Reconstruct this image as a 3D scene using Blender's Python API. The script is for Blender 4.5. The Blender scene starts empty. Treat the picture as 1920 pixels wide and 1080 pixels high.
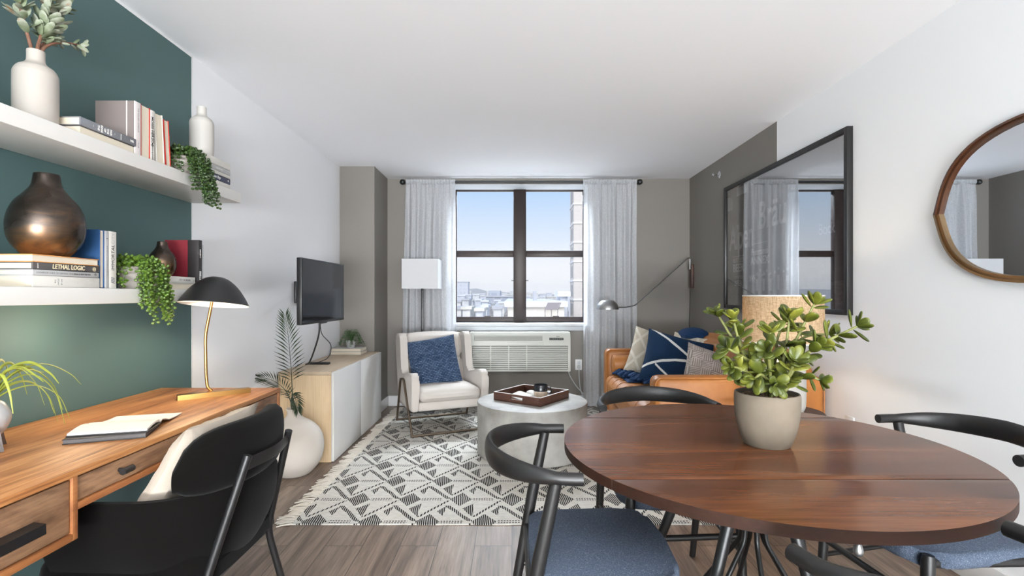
import bpy, bmesh, math, random
from mathutils import Vector, Matrix, noise
R = math.radians
PI = math.pi
SC = bpy.context.scene
COL = SC.collection
random.seed(7)

# ------------------------------------------------------------------ camera
H = 1.206                                   # camera height above the floor
cam_data = bpy.data.cameras.new('camera')
cam_data.sensor_width = 36.0
cam_data.lens = 950.0 / 1920.0 * 36.0
cam_data.shift_y = 14.0 / 1920.0
cam_data.clip_start = 0.05
cam_data.clip_end = 3000
cam = bpy.data.objects.new('camera', cam_data)
cam.location = (0, 0, H)
cam.rotation_euler = (R(90), 0, 0)
COL.objects.link(cam)
SC.camera = cam

# ------------------------------------------------------------------ colour management, sampling helpers
SC.view_settings.view_transform = 'Standard'
SC.view_settings.look = 'None'
SC.view_settings.gamma = 1.0
SC.view_settings.use_curve_mapping = False
SC.view_settings.exposure = 0.0
SC.cycles.use_denoising = True
SC.cycles.max_bounces = 10
SC.cycles.diffuse_bounces = 5
SC.cycles.glossy_bounces = 5
SC.cycles.transmission_bounces = 8
SC.cycles.transparent_max_bounces = 24
SC.cycles.sample_clamp_indirect = 6.0
SC.cycles.volume_bounces = 0
SC.cycles.caustics_reflective = False
SC.cycles.caustics_refractive = False

def lin(c):
    c = c / 255.0
    return c / 12.92 if c <= 0.04045 else ((c + 0.055) / 1.055) ** 2.4
def rgb(r, g, b):
    return (lin(r), lin(g), lin(b), 1.0)

# ------------------------------------------------------------------ sky
world = bpy.data.worlds.new('sky')
SC.world = world
world.use_nodes = True
wn = world.node_tree
wn.nodes.clear()
w_out = wn.nodes.new('ShaderNodeOutputWorld')
w_bg = wn.nodes.new('ShaderNodeBackground')
w_tc = wn.nodes.new('ShaderNodeTexCoord')
w_sx = wn.nodes.new('ShaderNodeSeparateXYZ')
w_rm = wn.nodes.new('ShaderNodeValToRGB')
w_rm.color_ramp.elements[0].position = 0.0
w_rm.color_ramp.elements[0].color = (1.0, 1.0, 1.0, 1)
w_rm.color_ramp.elements[1].position = 1.0
w_rm.color_ramp.elements[1].color = (0.22, 0.42, 0.82, 1)
for p_, c_ in ((0.055, (0.95, 0.965, 1.0, 1)), (0.11, (0.76, 0.86, 1.0, 1)), (0.20, (0.50, 0.70, 0.98, 1)), (0.4, (0.36, 0.58, 0.93, 1))):
    e_ = w_rm.color_ramp.elements.new(p_)
    e_.color = c_
wn.links.new(w_tc.outputs['Generated'], w_sx.inputs[0])
wn.links.new(w_sx.outputs['Z'], w_rm.inputs[0])
wn.links.new(w_rm.outputs[0], w_bg.inputs[0])
w_bg.inputs[1].default_value = 1.0
wn.links.new(w_bg.outputs[0], w_out.inputs[0])

# ------------------------------------------------------------------ sun and large lamps
def lamp(name, kind, loc, rot, energy, color=(1, 1, 1), size=1.0, size_y=None, angle=None, parent=None, spot=None):
    l = bpy.data.lights.new(name, kind)
    l.energy = energy
    l.color = color
    if kind == 'AREA':
        l.size = size
        if size_y:
            l.shape = 'RECTANGLE'
            l.size_y = size_y
    elif kind == 'SUN':
        l.angle = angle
    else:
        l.shadow_soft_size = size
    if spot:
        l.spot_size, l.spot_blend = spot
    o = bpy.data.objects.new(name, l)
    o.location = loc
    o.rotation_euler = rot
    COL.objects.link(o)
    if parent:
        o.parent = parent
    return o
# hazy sun high behind the building, lighting the city; unseen cool fill lamps added outside the window
lamp('hazy_sun', 'SUN', (0, 30, 30), (R(48), 0, R(-24)), 3.5, (1.0, 0.97, 0.93), angle=R(40))
lamp('window_fill_above', 'AREA', (0.09, 6.75, 3.35), (R(-47), 0, 0), 750, (0.84, 0.92, 1.0), size=2.6, size_y=1.2)
lamp('window_fill_below', 'AREA', (0.09, 6.80, -0.40), (R(-136), 0, 0), 90, (0.86, 0.93, 1.0), size=2.6, size_y=1.2)
lamp('window_fill_left', 'AREA', (-2.35, 6.95, 1.7), (R(90), 0, R(128)), 900, (0.86, 0.93, 1.0), size=1.9, size_y=2.2)
lamp('window_fill_right', 'AREA', (2.55, 6.95, 1.7), (R(90), 0, R(-128)), 900, (0.86, 0.93, 1.0), size=1.9, size_y=2.2)
# behind the camera: an unseen added fill panel and the kitchen ceiling light
lamp('rear_fill_light', 'AREA', (0.12, -4.85, 0.80), (R(140), 0, 0), 1440, (0.94, 0.975, 1.0), size=3.3, size_y=1.4)
lamp('kitchen_ceiling_light', 'AREA', (0.2, -1.35, 2.46), (0, 0, 0), 84, (1.0, 0.985, 0.96), size=2.4, size_y=1.8)

# ------------------------------------------------------------------ object helpers
def tag(o, label=None, cat=None, group=None, kind=None):
    if label: o['label'] = label
    if cat: o['category'] = cat
    if group: o['group'] = group
    if kind: o['kind'] = kind
    return o
def thing(name, label, cat, loc=(0, 0, 0), rotz=0.0, group=None):
    o = bpy.data.objects.new(name, None)
    o.empty_display_size = 0.05
    o.location = loc
    o.rotation_euler = (0, 0, rotz)
    COL.objects.link(o)
    return tag(o, label, cat, group)
def finish(bm, angle=40, weld=False):
    if weld:
        bmesh.ops.remove_doubles(bm, verts=bm.verts, dist=1e-5)
    bmesh.ops.recalc_face_normals(bm, faces=bm.faces)
def part(name, bm, mat, parent=None, angle=40, recalc=True, flat=False):
    if recalc:
        bmesh.ops.recalc_face_normals(bm, faces=bm.faces)
    me = bpy.data.meshes.new(name)
    bm.to_mesh(me)
    bm.free()
    mats = mat if isinstance(mat, (list, tuple)) else [mat]
    for m in mats:
        me.materials.append(m)
    if not flat:
        me.shade_smooth()
        me.set_sharp_from_angle(angle=R(angle))
    o = bpy.data.objects.new(name, me)
    COL.objects.link(o)
    if parent:
        o.parent = parent
    return o
def solo(name, bm, mat, label, cat, loc=(0, 0, 0), rotz=0.0, group=None, **k):
    o = part(name, bm, mat, None, **k)
    o.location = loc
    o.rotation_euler = (0, 0, rotz)
    return tag(o, label, cat, group)
def struct(name, bm, mat, parent=None, **k):
    o = part(name, bm, mat, parent, **k)
    if not parent:
        o['kind'] = 'structure'
    return o
def copy_tree(o, parent=None):
    c = o.copy()
    COL.objects.link(c)
    if parent:
        c.parent = parent
    for ch in list(o.children):
        copy_tree(ch, c)
    return c

# ------------------------------------------------------------------ shape helpers (each adds to a bmesh)
def NB():
    return bmesh.new()
def add_box(bm, lo, hi, bev=0.0, seg=2, M=None, mi=0):
    lo, hi = Vector(lo), Vector(hi)
    c = (lo + hi) / 2
    s = hi - lo
    m = Matrix.Translation(c) @ Matrix.Diagonal((s.x, s.y, s.z, 1))
    r = bmesh.ops.create_cube(bm, size=1.0, matrix=m)
    vs = r['verts']
    fs = set(f for v in vs for f in v.link_faces)
    for f in fs:
        f.material_index = mi
    if bev > 0:
        es = set(e for v in vs for e in v.link_edges)
        b = bmesh.ops.bevel(bm, geom=list(es), offset=min(bev, min(s) * 0.49), segments=seg, profile=0.5, affect='EDGES')
        vs = list(set(v for f in b['faces'] for v in f.verts) | set(v for v in vs if v.is_valid))
    if M is not None:
        bmesh.ops.transform(bm, matrix=M, verts=[v for v in vs if v.is_valid])
    return vs
def smooth_path(pts, n=6, closed=False):
    pts = [Vector(p) for p in pts]
    out = []
    L = len(pts)
    rng = L if closed else L - 1
    for i in range(rng):
        p0 = pts[(i - 1) % L] if (closed or i > 0) else pts[0] * 2 - pts[1]
        p1 = pts[i]
        p2 = pts[(i + 1) % L]
        p3 = pts[(i + 2) % L] if (closed or i + 2 < L) else pts[-1] * 2 - pts[-2]
        for k in range(n):
            t = k / n
            out.append(0.5 * ((2 * p1) + (p2 - p0) * t + (2 * p0 - 5 * p1 + 4 * p2 - p3) * t * t + (3 * p1 - p0 - 3 * p2 + p3) * t ** 3))
    if not closed:
        out.append(pts[-1])
    return out
def round_path(pts, rad, n=5, closed=False):
    pts = [Vector(p) for p in pts]
    out = []
    L = len(pts)
    for i, p in enumerate(pts):
        if not closed and i in (0, L - 1):
            out.append(p)
            continue
        a = pts[i - 1] - p
        b = pts[(i + 1) % L] - p
        r = min(rad, a.length * 0.45, b.length * 0.45)
        s = p + a.normalized() * r
        e = p + b.normalized() * r
        for k in range(n + 1):
            t = k / n
            out.append((1 - t) ** 2 * s + 2 * t * (1 - t) * p + t * t * e)
    return out
def add_tube(bm, pts, r, n=10, closed=False, caps=True, up=None, mi=0):
    """Sweep along pts; r: radius, list of radii or list of (a, b) half axes; 'up' steers the b axis."""
    pts = [Vector(p) for p in pts]
    L = len(pts)
    if not isinstance(r, (list, tuple)):
        r = [r] * L
    tang = []
    for i in range(L):
        a = pts[(i - 1) % L] if (closed or i > 0) else pts[i]
        b = pts[(i + 1) % L] if (closed or i < L - 1) else pts[i]
        tang.append((b - a).normalized())
    if up is not None:
        u = Vector(up)
    else:
        u = Vector((0, 0, 1)) if abs(tang[0].z) < 0.9 else Vector((1, 0, 0))
    rings = []
    nrm = (u - tang[0] * u.dot(tang[0])).normalized()
    for i in range(L):
        t = tang[i]
        if up is not None:
            nn = Vector(up) - t * Vector(up).dot(t)
            if nn.length > 1e-4:
                nrm = nn.normalized()
        else:
            nrm = (nrm - t * nrm.dot(t)).normalized()
        bi = t.cross(nrm)
        ri = r[i]
        ra, rb = ri if isinstance(ri, (list, tuple)) else (ri, ri)
        rings.append([bm.verts.new(pts[i] + bi * (math.cos(2 * PI * k / n) * ra) + nrm * (math.sin(2 * PI * k / n) * rb)) for k in range(n)])
    m = L if closed else L - 1
    for i in range(m):
        A, B = rings[i], rings[(i + 1) % L]
        for k in range(n):
            f = bm.faces.new((A[k], A[(k + 1) % n], B[(k + 1) % n], B[k]))
            f.material_index = mi
    if caps and not closed:
        bm.faces.new(rings[0][::-1]).material_index = mi
        bm.faces.new(rings[-1]).material_index = mi
def add_lathe(bm, prof, n=40, c=(0, 0, 0), M=None, mi=0):
    """prof: list of (r, z); r = 0 closes to a point."""
    c = Vector(c)
    rings = []
    new = []
    for (rr, z) in prof:
        if rr < 1e-6:
            v = bm.verts.new(c + Vector((0, 0, z)))
            rings.append([v])
            new.append(v)
        else:
            ring = [bm.verts.new(c + Vector((rr * math.cos(2 * PI * k / n), rr * math.sin(2 * PI * k / n), z))) for k in range(n)]
            rings.append(ring)
            new += ring
    for A, B in zip(rings, rings[1:]):
        for k in range(n):
            k2 = (k + 1) % n
            if len(A) == 1 and len(B) == 1:
                continue
            if len(A) == 1:
                f = bm.faces.new((A[0], B[k2], B[k]))
            elif len(B) == 1:
                f = bm.faces.new((A[k], A[k2], B[0]))
            else:
                f = bm.faces.new((A[k], A[k2], B[k2], B[k]))
            f.material_index = mi
    if M is not None:
        bmesh.ops.transform(bm, matrix=M, verts=new)
    return new
def smooth_prof(pts, n=6):
    return [(max(0.0, p.x), p.y) for p in smooth_path([Vector((a, b, 0)) for a, b in pts], n)]
def add_prism(bm, poly, d, M, mi=0, bev=0.0):
    """poly in local xy, extruded 0..d along local z, then placed by M."""
    a = [bm.verts.new(Vector((x, y, 0))) for x, y in poly]
    b = [bm.verts.new(Vector((x, y, d))) for x, y in poly]
    n = len(poly)
    fs = [bm.faces.new(a[::-1]), bm.faces.new(b)]
    for k in range(n):
        fs.append(bm.faces.new((a[k], a[(k + 1) % n], b[(k + 1) % n], b[k])))
    for f in fs:
        f.material_index = mi
    vs = a + b
    if bev > 0:
        es = [e for e in fs[0].edges] + [e for e in fs[1].edges]
        r = bmesh.ops.bevel(bm, geom=es, offset=bev, segments=2, profile=0.5, affect='EDGES')
        vs = list(set(v for v in vs if v.is_valid) | set(v for f in r['faces'] for v in f.verts))
    bmesh.ops.transform(bm, matrix=M, verts=vs)
def frame(o, x, y, z):
    """Matrix with origin o and given axes."""
    m = Matrix.Identity(4)
    for i, a in enumerate((x, y, z)):
        for j in range(3):
            m[j][i] = a[j]
    for j in range(3):
        m[j][3] = o[j]
    return m
def add_ellip(bm, M, nu=8, nv=5, taper=0.0, mi=0):
    """Unit ellipsoid placed by M; long axis x from -1 (stem) to 1 (tip); taper narrows the stem end."""
    new = []
    rings = []
    for j in range(1, nv):
        a = PI * j / nv
        x = -math.cos(a)
        rr = math.sin(a) * (1 + taper * x)
        ring = [bm.verts.new(M @ Vector((x, rr * math.cos(2 * PI * k / nu), rr * math.sin(2 * PI * k / nu)))) for k in range(nu)]
        rings.append(ring)
    p0 = bm.verts.new(M @ Vector((-1, 0, 0)))
    p1 = bm.verts.new(M @ Vector((1, 0, 0)))
    fs = []
    for k in range(nu):
        k2 = (k + 1) % nu
        fs.append(bm.faces.new((p0, rings[0][k2], rings[0][k])))
        fs.append(bm.faces.new((p1, rings[-1][k], rings[-1][k2])))
    for A, B in zip(rings, rings[1:]):
        for k in range(nu):
            k2 = (k + 1) % nu
            fs.append(bm.faces.new((A[k], A[k2], B[k2], B[k])))
    for f in fs:
        f.material_index = mi
def leaf_matrix(base, d, up, L, W, T):
    d = Vector(d).normalized()
    up = Vector(up)
    s = d.cross(up)
    if s.length < 1e-3:
        s = d.cross(Vector((1, 0.2, 0.1)))
    s.normalize()
    n = s.cross(d).normalized()
    return frame(Vector(base) + d * (L / 2), d * (L / 2), s * (W / 2), n * (T / 2))
def pillow_bm(w, h, t, n=22, pinch=0.07, wr=0.006, seed=0, power=0.42):
    """Pillow in local xz plane, thickness along y, centre at origin."""
    bm = NB()
    grids = []
    for side in (1, -1):
        g = []
        for j in range(n + 1):
            row = []
            v = -1 + 2 * j / n
            for i in range(n + 1):
                u = -1 + 2 * i / n
                x = w / 2 * u * (1 - pinch * (1 - v * v))
                z = h / 2 * v * (1 - pinch * (1 - u * u))
                e = max(0.0, (1 - u * u) * (1 - v * v))
                y = side * t / 2 * e ** power
                q = noise.noise(Vector((u * 2.3 + seed, v * 2.3, side * 3.1 + seed)))
                q2 = noise.noise(Vector((u * 5 + seed, v * 4, side * 7.1)))
                y += side * (q * 1.6 + q2) * wr * min(1.0, e * 4)
                row.append(bm.verts.new((x, y, z)))
            g.append(row)
        grids.append(g)
        for j in range(n):
            for i in range(n):
                q = (g[j][i], g[j][i + 1], g[j + 1][i + 1], g[j + 1][i])
                bm.faces.new(q if side < 0 else q[::-1])
    bmesh.ops.remove_doubles(bm, verts=bm.verts, dist=1e-5)
    return bm
def add_soft(bm, lo, hi, bev=0.03, seg=4, puff=0.0, M=None, cuts=3):
    """Rounded upholstery block whose faces swell by puff."""
    t = NB()
    add_box(t, lo, hi, bev, seg)
    c = (Vector(lo) + Vector(hi)) / 2
    s = (Vector(hi) - Vector(lo)) / 2
    if puff:
        bmesh.ops.subdivide_edges(t, edges=[e for e in t.edges if e.calc_length() > bev * 1.2], cuts=cuts * 2 + 1, use_grid_fill=True)
        for v in t.verts:
            q = [(v.co[k] - c[k]) / s[k] for k in range(3)]
            for k in range(3):
                o1, o2 = [a for a in range(3) if a != k]
                if abs(q[k]) > 0.999:
                    v.co[k] += math.copysign(puff, q[k]) * max(0, 1 - q[o1] ** 2) ** 0.6 * max(0, 1 - q[o2] ** 2) ** 0.6
    if M is not None:
        bmesh.ops.transform(t, matrix=M, verts=t.verts)
    merge(bm, t)
def merge(bm, t):
    vm = {}
    for v in t.verts:
        vm[v] = bm.verts.new(v.co)
    for f in t.faces:
        nf = bm.faces.new([vm[v] for v in f.verts])
        nf.material_index = f.material_index
    t.free()
def xform(bm, M):
    bmesh.ops.transform(bm, matrix=M, verts=bm.verts)
    return bm
def text_bm(s, size, M, align='CENTER', shear=0.0, bold=0.0, width=1.0, depth=0.0003, sx=1.0):
    cu = bpy.data.curves.new('lettering', 'FONT')
    cu.body = s
    cu.size = size
    cu.align_x = align
    cu.align_y = 'CENTER'
    cu.shear = shear
    cu.offset = bold
    cu.space_character = width
    cu.extrude = depth
    cu.resolution_u = 3
    o = bpy.data.objects.new('lettering', cu)
    me = bpy.data.meshes.new_from_object(o)
    bm = NB()
    bm.from_mesh(me)
    bpy.data.objects.remove(o)
    bpy.data.curves.remove(cu)
    bpy.data.meshes.remove(me)
    xform(bm, M @ Matrix.Diagonal((sx, 1, 1, 1)))
    return bm
# ------------------------------------------------------------------ materials
class NT:
    """Small node-tree writer."""
    def __init__(self, name):
        self.m = bpy.data.materials.new(name)
        self.m.use_nodes = True
        self.t = self.m.node_tree
        self.p = self.t.nodes['Principled BSDF']
        self.out = self.t.nodes['Material Output']
        self._co = None
    def n(self, typ, **kw):
        nd = self.t.nodes.new(typ)
        for k, v in kw.items():
            if hasattr(nd, k) and not isinstance(v, bpy.types.NodeSocket) and k not in nd.inputs:
                setattr(nd, k, v)
            else:
                self.set(nd.inputs[k], v)
        return nd
    def set(self, sock, v):
        if isinstance(v, bpy.types.NodeSocket):
            self.t.links.new(v, sock)
        elif v is not None:
            sock.default_value = v
    def co(self):
        if not self._co:
            self._co = self.n('ShaderNodeTexCoord').outputs['Object']
        return self._co
    def map(self, scale=(1, 1, 1), rot=(0, 0, 0), loc=(0, 0, 0)):
        nd = self.n('ShaderNodeMapping')
        self.set(nd.inputs['Vector'], self.co())
        nd.inputs['Scale'].default_value = scale
        nd.inputs['Rotation'].default_value = rot
        nd.inputs['Location'].default_value = loc
        return nd.outputs[0]
    def noise(self, scale=5, detail=3, rough=0.5, vec=None, dist=0.0):
        nd = self.n('ShaderNodeTexNoise')
        self.set(nd.inputs['Vector'], vec if vec is not None else self.co())
        nd.inputs['Scale'].default_value = scale
        nd.inputs['Detail'].default_value = detail
        nd.inputs['Roughness'].default_value = rough
        nd.inputs['Distortion'].default_value = dist
        return nd.outputs[0]
    def ramp(self, fac, stops, interp='LINEAR'):
        nd = self.n('ShaderNodeValToRGB')
        self.set(nd.inputs[0], fac)
        cr = nd.color_ramp
        cr.interpolation = interp
        while len(cr.elements) < len(stops):
            cr.elements.new(0.5)
        for e, (p, c) in zip(cr.elements, stops):
            e.position = p
            e.color = c if len(c) == 4 else (*c, 1)
        return nd.outputs[0]
    def mix(self, fac, a, b, mode='MIX'):
        nd = self.n('ShaderNodeMix')
        nd.data_type = 'RGBA'
        nd.blend_type = mode
        self.set(nd.inputs[0], fac)
        self.set(nd.inputs[6], a)
        self.set(nd.inputs[7], b)
        return nd.outputs[2]
    def math(self, op, a, b=None, c=None):
        nd = self.n('ShaderNodeMath')
        nd.operation = op
        self.set(nd.inputs[0], a)
        if b is not None: self.set(nd.inputs[1], b)
        if c is not None: self.set(nd.inputs[2], c)
        return nd.outputs[0]
    def sep(self, vec=None):
        nd = self.n('ShaderNodeSeparateXYZ')
        self.set(nd.inputs[0], vec if vec is not None else self.co())
        return nd.outputs
    def comb(self, x=0.0, y=0.0, z=0.0):
        nd = self.n('ShaderNodeCombineXYZ')
        self.set(nd.inputs[0], x); self.set(nd.inputs[1], y); self.set(nd.inputs[2], z)
        return nd.outputs[0]
    def bump(self, h, strength=0.3, dist=0.01):
        nd = self.n('ShaderNodeBump')
        self.set(nd.inputs['Height'], h)
        nd.inputs['Strength'].default_value = strength
        nd.inputs['Distance'].default_value = dist
        self.t.links.new(nd.outputs[0], self.p.inputs['Normal'])
        return nd.outputs[0]
    def base(self, col=None, rough=None, metal=None, spec=None, **kw):
        if col is not None: self.set(self.p.inputs['Base Color'], col)
        if rough is not None: self.set(self.p.inputs['Roughness'], rough)
        if metal is not None: self.set(self.p.inputs['Metallic'], metal)
        if spec is not None: self.set(self.p.inputs['Specular IOR Level'], spec)
        for k, v in kw.items():
            self.set(self.p.inputs[k], v)
        return self.m
def scl(c, k):
    return (min(1, c[0] * k), min(1, c[1] * k), min(1, c[2] * k), 1)
def plain(name, col, rough=0.5, metal=0.0, spec=0.5, var=0.0, vs=6, bump=0.0, bs=200, bd=0.002, **kw):
    t = NT(name)
    c = col
    if var:
        c = t.ramp(t.noise(vs, 5, 0.6), [(0.3, scl(col, 1 - var)), (0.7, scl(col, 1 + var))])
    if bump:
        t.bump(t.noise(bs, 2), bump, bd)
    return t.base(c, rough, metal, spec, **kw)
def fabric(name, col, var=0.12, weave=900, rough=0.9, bump=0.25, fleck=0.0, sheen=0.0, bd=0.001):
    t = NT(name)
    n1 = t.noise(weave, 2, 0.6)
    c = t.ramp(n1, [(0.3, scl(col, 1 - var)), (0.7, scl(col, 1 + var))])
    if fleck:
        n2 = t.noise(weave * 0.8, 1, 0.5, t.map(loc=(3, 1, 2)))
        c = t.mix(t.math('MULTIPLY', t.math('GREATER_THAN', n2, 0.62), fleck), c, (0.35, 0.4, 0.47, 1))
    t.bump(n1, bump, bd)
    return t.base(c, rough, 0.0, 0.25, **({'Sheen Weight': sheen} if sheen else {}))
def wood(name, stops, axis='X', stretch=12.0, scale=6.0, rough=0.45, bump=0.12, rings=0.0, fine=0.35, spec=0.45, coat=0.0):
    """Grain runs along axis."""
    t = NT(name)
    k = {'X': 0, 'Y': 1, 'Z': 2}[axis]
    s = [scale] * 3
    s[k] = scale / stretch
    v = t.map(tuple(s))
    n1 = t.noise(1.0, 6, 0.62, v, 0.6)
    s2 = [scale * 14] * 3
    s2[k] = scale * 14 / (stretch * 3)
    n2 = t.noise(1.0, 4, 0.65, t.map(tuple(s2)), 0.2)
    f = t.math('ADD', t.math('MULTIPLY', n1, 1 - fine), t.math('MULTIPLY', n2, fine))
    if rings:
        s3 = [1.0] * 3
        s3[k] = 0.16
        w = t.n('ShaderNodeTexWave')
        w.wave_type = 'RINGS'
        w.rings_direction = axis
        t.set(w.inputs['Vector'], t.map(tuple(s3), loc=(0.31, 0.22, 0.17)))
        w.inputs['Scale'].default_value = scale * 3.2
        w.inputs['Distortion'].default_value = 5.0
        w.inputs['Detail'].default_value = 2.5
        w.inputs['Detail Scale'].default_value = 1.1
        f = t.math('ADD', t.math('MULTIPLY', f, 1 - rings), t.math('MULTIPLY', w.outputs[1], rings))
    c = t.ramp(f, stops)
    t.bump(f, bump, 0.004)
    return t.base(c, rough, 0.0, spec, **({'Coat Weight': coat, 'Coat Roughness': 0.18} if coat else {}))

M = {}
M['white_wall'] = plain('white_wall_paint', rgb(238, 239, 241), 0.75, spec=0.25)
M['ceiling'] = plain('ceiling_paint', rgb(246, 247, 250), 0.85, spec=0.2)
M['green_wall'] = plain('green_wall_paint', rgb(74, 97, 96), 0.55, spec=0.3)
M['taupe_wall'] = plain('taupe_wall_paint', rgb(126, 121, 115), 0.6, spec=0.3)
M['white_trim'] = plain('white_trim_paint', rgb(228, 228, 228), 0.45)
M['white_lacquer'] = plain('white_lacquer', rgb(228, 226, 222), 0.4)
M['sill_white'] = plain('sill_white', rgb(196, 200, 204), 0.45)
M['black_metal'] = plain('black_metal', rgb(22, 22, 23), 0.38, 0.0, 0.5)
M['black_wood'] = plain('black_stained_wood', rgb(25, 24, 24), 0.42, bump=0.1, bs=120)
M['black_plastic'] = plain('black_plastic', rgb(18, 18, 20), 0.4)
M['brass'] = plain('brass', (0.44, 0.24, 0.075, 1), 0.32, 1.0)
M['chrome'] = plain('chrome', (0.75, 0.75, 0.76, 1), 0.15, 1.0)
M['steel'] = plain('brushed_steel', (0.38, 0.38, 0.38, 1), 0.35, 1.0)
M['bronze_tube'] = plain('bronze_tube', (0.20, 0.155, 0.115, 1), 0.36, 1.0)
M['window_bronze'] = plain('window_frame_bronze', rgb(46, 36, 33), 0.4, 0.1, 0.3, var=0.15, vs=3)
M['ac_plastic'] = plain('ivory_plastic', rgb(200, 201, 194), 0.45)
M['ac_dark'] = plain('dark_louvre_gap', rgb(104, 107, 100), 0.7)
M['ac_screen'] = plain('control_window', rgb(38, 44, 44), 0.25)
M['white_ceramic'] = plain('white_ceramic', rgb(176, 169, 161), 0.5, spec=0.35, var=0.02, vs=4)
M['matte_white'] = plain('matte_white_vase', rgb(206, 199, 190), 0.55, spec=0.3)
M['grey_ceramic'] = plain('grey_ceramic', rgb(188, 184, 178), 0.5, spec=0.4)
M['paper'] = plain('paper_pages', rgb(214, 204, 186), 0.85, spec=0.15)
M['white_paper'] = plain('white_paper', rgb(222, 219, 212), 0.8, spec=0.15)
M['cream_cushion'] = fabric('cream_cushion_cloth', rgb(186, 174, 160), 0.08, 600)
M['armchair_cloth'] = fabric('armchair_cloth', rgb(194, 187, 180), 0.05, 700, bump=0.15)
M['seat_cloth'] = fabric('blue_grey_wool', rgb(70, 80, 96), 0.45, 420, fleck=0.22, bump=0.3)
M['velvet'] = plain('black_velvet', rgb(9, 8, 7), 0.9, spec=0.06, var=0.2, vs=500, **{'Sheen Weight': 0.04})
M['throw'] = fabric('navy_yarn', rgb(23, 49, 84), 0.4, 160, bump=0.5)
M['shade_white'] = fabric('white_lamp_shade', rgb(198, 198, 200), 0.02, 500, bump=0.05)
M['green_leaf'] = plain('succulent_bead', rgb(70, 96, 22), 0.45, var=0.3, vs=60, **{'Subsurface Weight': 0.0})
M['pearl_dark'] = plain('succulent_bead_dark', rgb(42, 64, 18), 0.45, var=0.3, vs=60)
M['palm'] = plain('palm_leaf', rgb(38, 52, 30), 0.5, var=0.3, vs=20)
M['small_leaf'] = plain('small_leaf', rgb(58, 92, 44), 0.55, var=0.3, vs=50)
M['bark'] = plain('brown_bark', rgb(112, 72, 52), 0.75, var=0.3, vs=40, bump=0.4, bs=90, bd=0.003)
M['grey_stem'] = plain('jade_stem', rgb(110, 112, 58), 0.6, var=0.25, vs=30)
M['gravel'] = plain('gravel', rgb(120, 96, 74), 0.85, var=0.45, vs=70)
M['soil'] = plain('soil', rgb(62, 48, 38), 0.95, var=0.4, vs=60, bump=0.6, bs=80, bd=0.01)
M['pot_concrete'] = plain('pot_concrete', rgb(112, 102, 89), 0.8, spec=0.25, var=0.07, vs=14, bump=0.2, bs=160)
M['silver'] = plain('silver_glaze', rgb(190, 190, 192), 0.3, 0.35, 0.5)
M['cord_black'] = plain('black_cord', rgb(22, 22, 22), 0.5)
M['cord_white'] = plain('pale_cord', rgb(190, 192, 192), 0.5)
M['red_cover'] = plain('red_cover', rgb(168, 42, 30), 0.6)
M['grey_cover'] = plain('grey_cover', rgb(120, 110, 106), 0.7, bump=0.15, bs=600)
M['slate_cover'] = plain('slate_cover', rgb(112, 113, 118), 0.6)
M['charcoal_cover'] = plain('charcoal_cover', rgb(74, 70, 70), 0.55)
M['silver_cover'] = plain('silver_cover', rgb(172, 172, 172), 0.5)
M['white_cover'] = plain('white_cover', rgb(208, 205, 198), 0.55)
M['blue_cover'] = plain('blue_cover', rgb(30, 68, 110), 0.6)
M['navy_cover'] = plain('navy_cover', rgb(52, 56, 78), 0.5)
M['maroon_cover'] = plain('maroon_cover', rgb(112, 22, 34), 0.55)
M['black_cover'] = plain('black_cover', rgb(34, 30, 30), 0.55)
M['orange_cover'] = plain('orange_cover', rgb(206, 146, 84), 0.6)
M['lilac_cover'] = plain('pale_spine', rgb(222, 214, 212), 0.6)
M['ink'] = plain('black_ink', rgb(40, 38, 38), 0.6)
M['white_ink'] = plain('white_ink', rgb(236, 234, 230), 0.6)
M['gold_ink'] = plain('cream_ink', rgb(226, 212, 176), 0.6)
M['grey_ink'] = plain('grey_ink', rgb(128, 128, 130), 0.6)
M['walnut_edge'] = plain('tray_edge', rgb(206, 200, 194), 0.4)
M['mug_black'] = plain('mug_black_glaze', rgb(32, 34, 38), 0.25)
M['mug_cream'] = plain('mug_cream_clay', rgb(208, 190, 170), 0.6)
M['tan_paper'] = plain('tan_kraft', rgb(176, 126, 78), 0.7)
M['lamp_glow'] = NT('lamp_diffuser').base((1, 0.9, 0.75, 1), 0.5, **{'Emission Color': (1.0, 0.80, 0.55, 1), 'Emission Strength': 14.0})
M['reading_glow'] = NT('reading_lamp_diffuser').base((1, 1, 1, 1), 0.5, **{'Emission Color': (1.0, 0.97, 0.92, 1), 'Emission Strength': 3.0})
M['shade_inside'] = plain('white_enamel', rgb(240, 238, 232), 0.4)

M['desk_top'] = wood('desk_oak', [(0.32, rgb(88, 52, 27)), (0.45, rgb(150, 98, 56)), (0.60, rgb(188, 136, 86))], 'Y', 9, 10, 0.45, rings=0.06)
M['desk_front'] = wood('desk_drawer_wood', [(0.34, rgb(54, 36, 27)), (0.46, rgb(112, 82, 60)), (0.60, rgb(156, 120, 90))], 'Y', 4.5, 9, 0.55, rings=0.0, bump=0.25, fine=0.25)
M['desk_edge'] = wood('desk_frame_wood', [(0.3, rgb(124, 74, 42)), (0.7, rgb(170, 112, 66))], 'Y', 10, 8, 0.5)
M['console_oak'] = wood('pale_oak', [(0.30, rgb(170, 142, 108)), (0.5, rgb(206, 180, 144)), (0.7, rgb(220, 198, 164))], 'Z', 7, 7, 0.5, rings=0.05)
M['console_top'] = wood('grey_oak_top', [(0.30, rgb(150, 128, 104)), (0.5, rgb(184, 164, 140)), (0.7, rgb(200, 184, 162))], 'Y', 7, 8, 0.5, rings=0.05)
M['walnut'] = wood('walnut', [(0.3, rgb(50, 32, 25)), (0.6, rgb(84, 55, 44)), (0.75, rgb(102, 70, 56))], 'X', 8, 12, 0.45)
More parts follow.
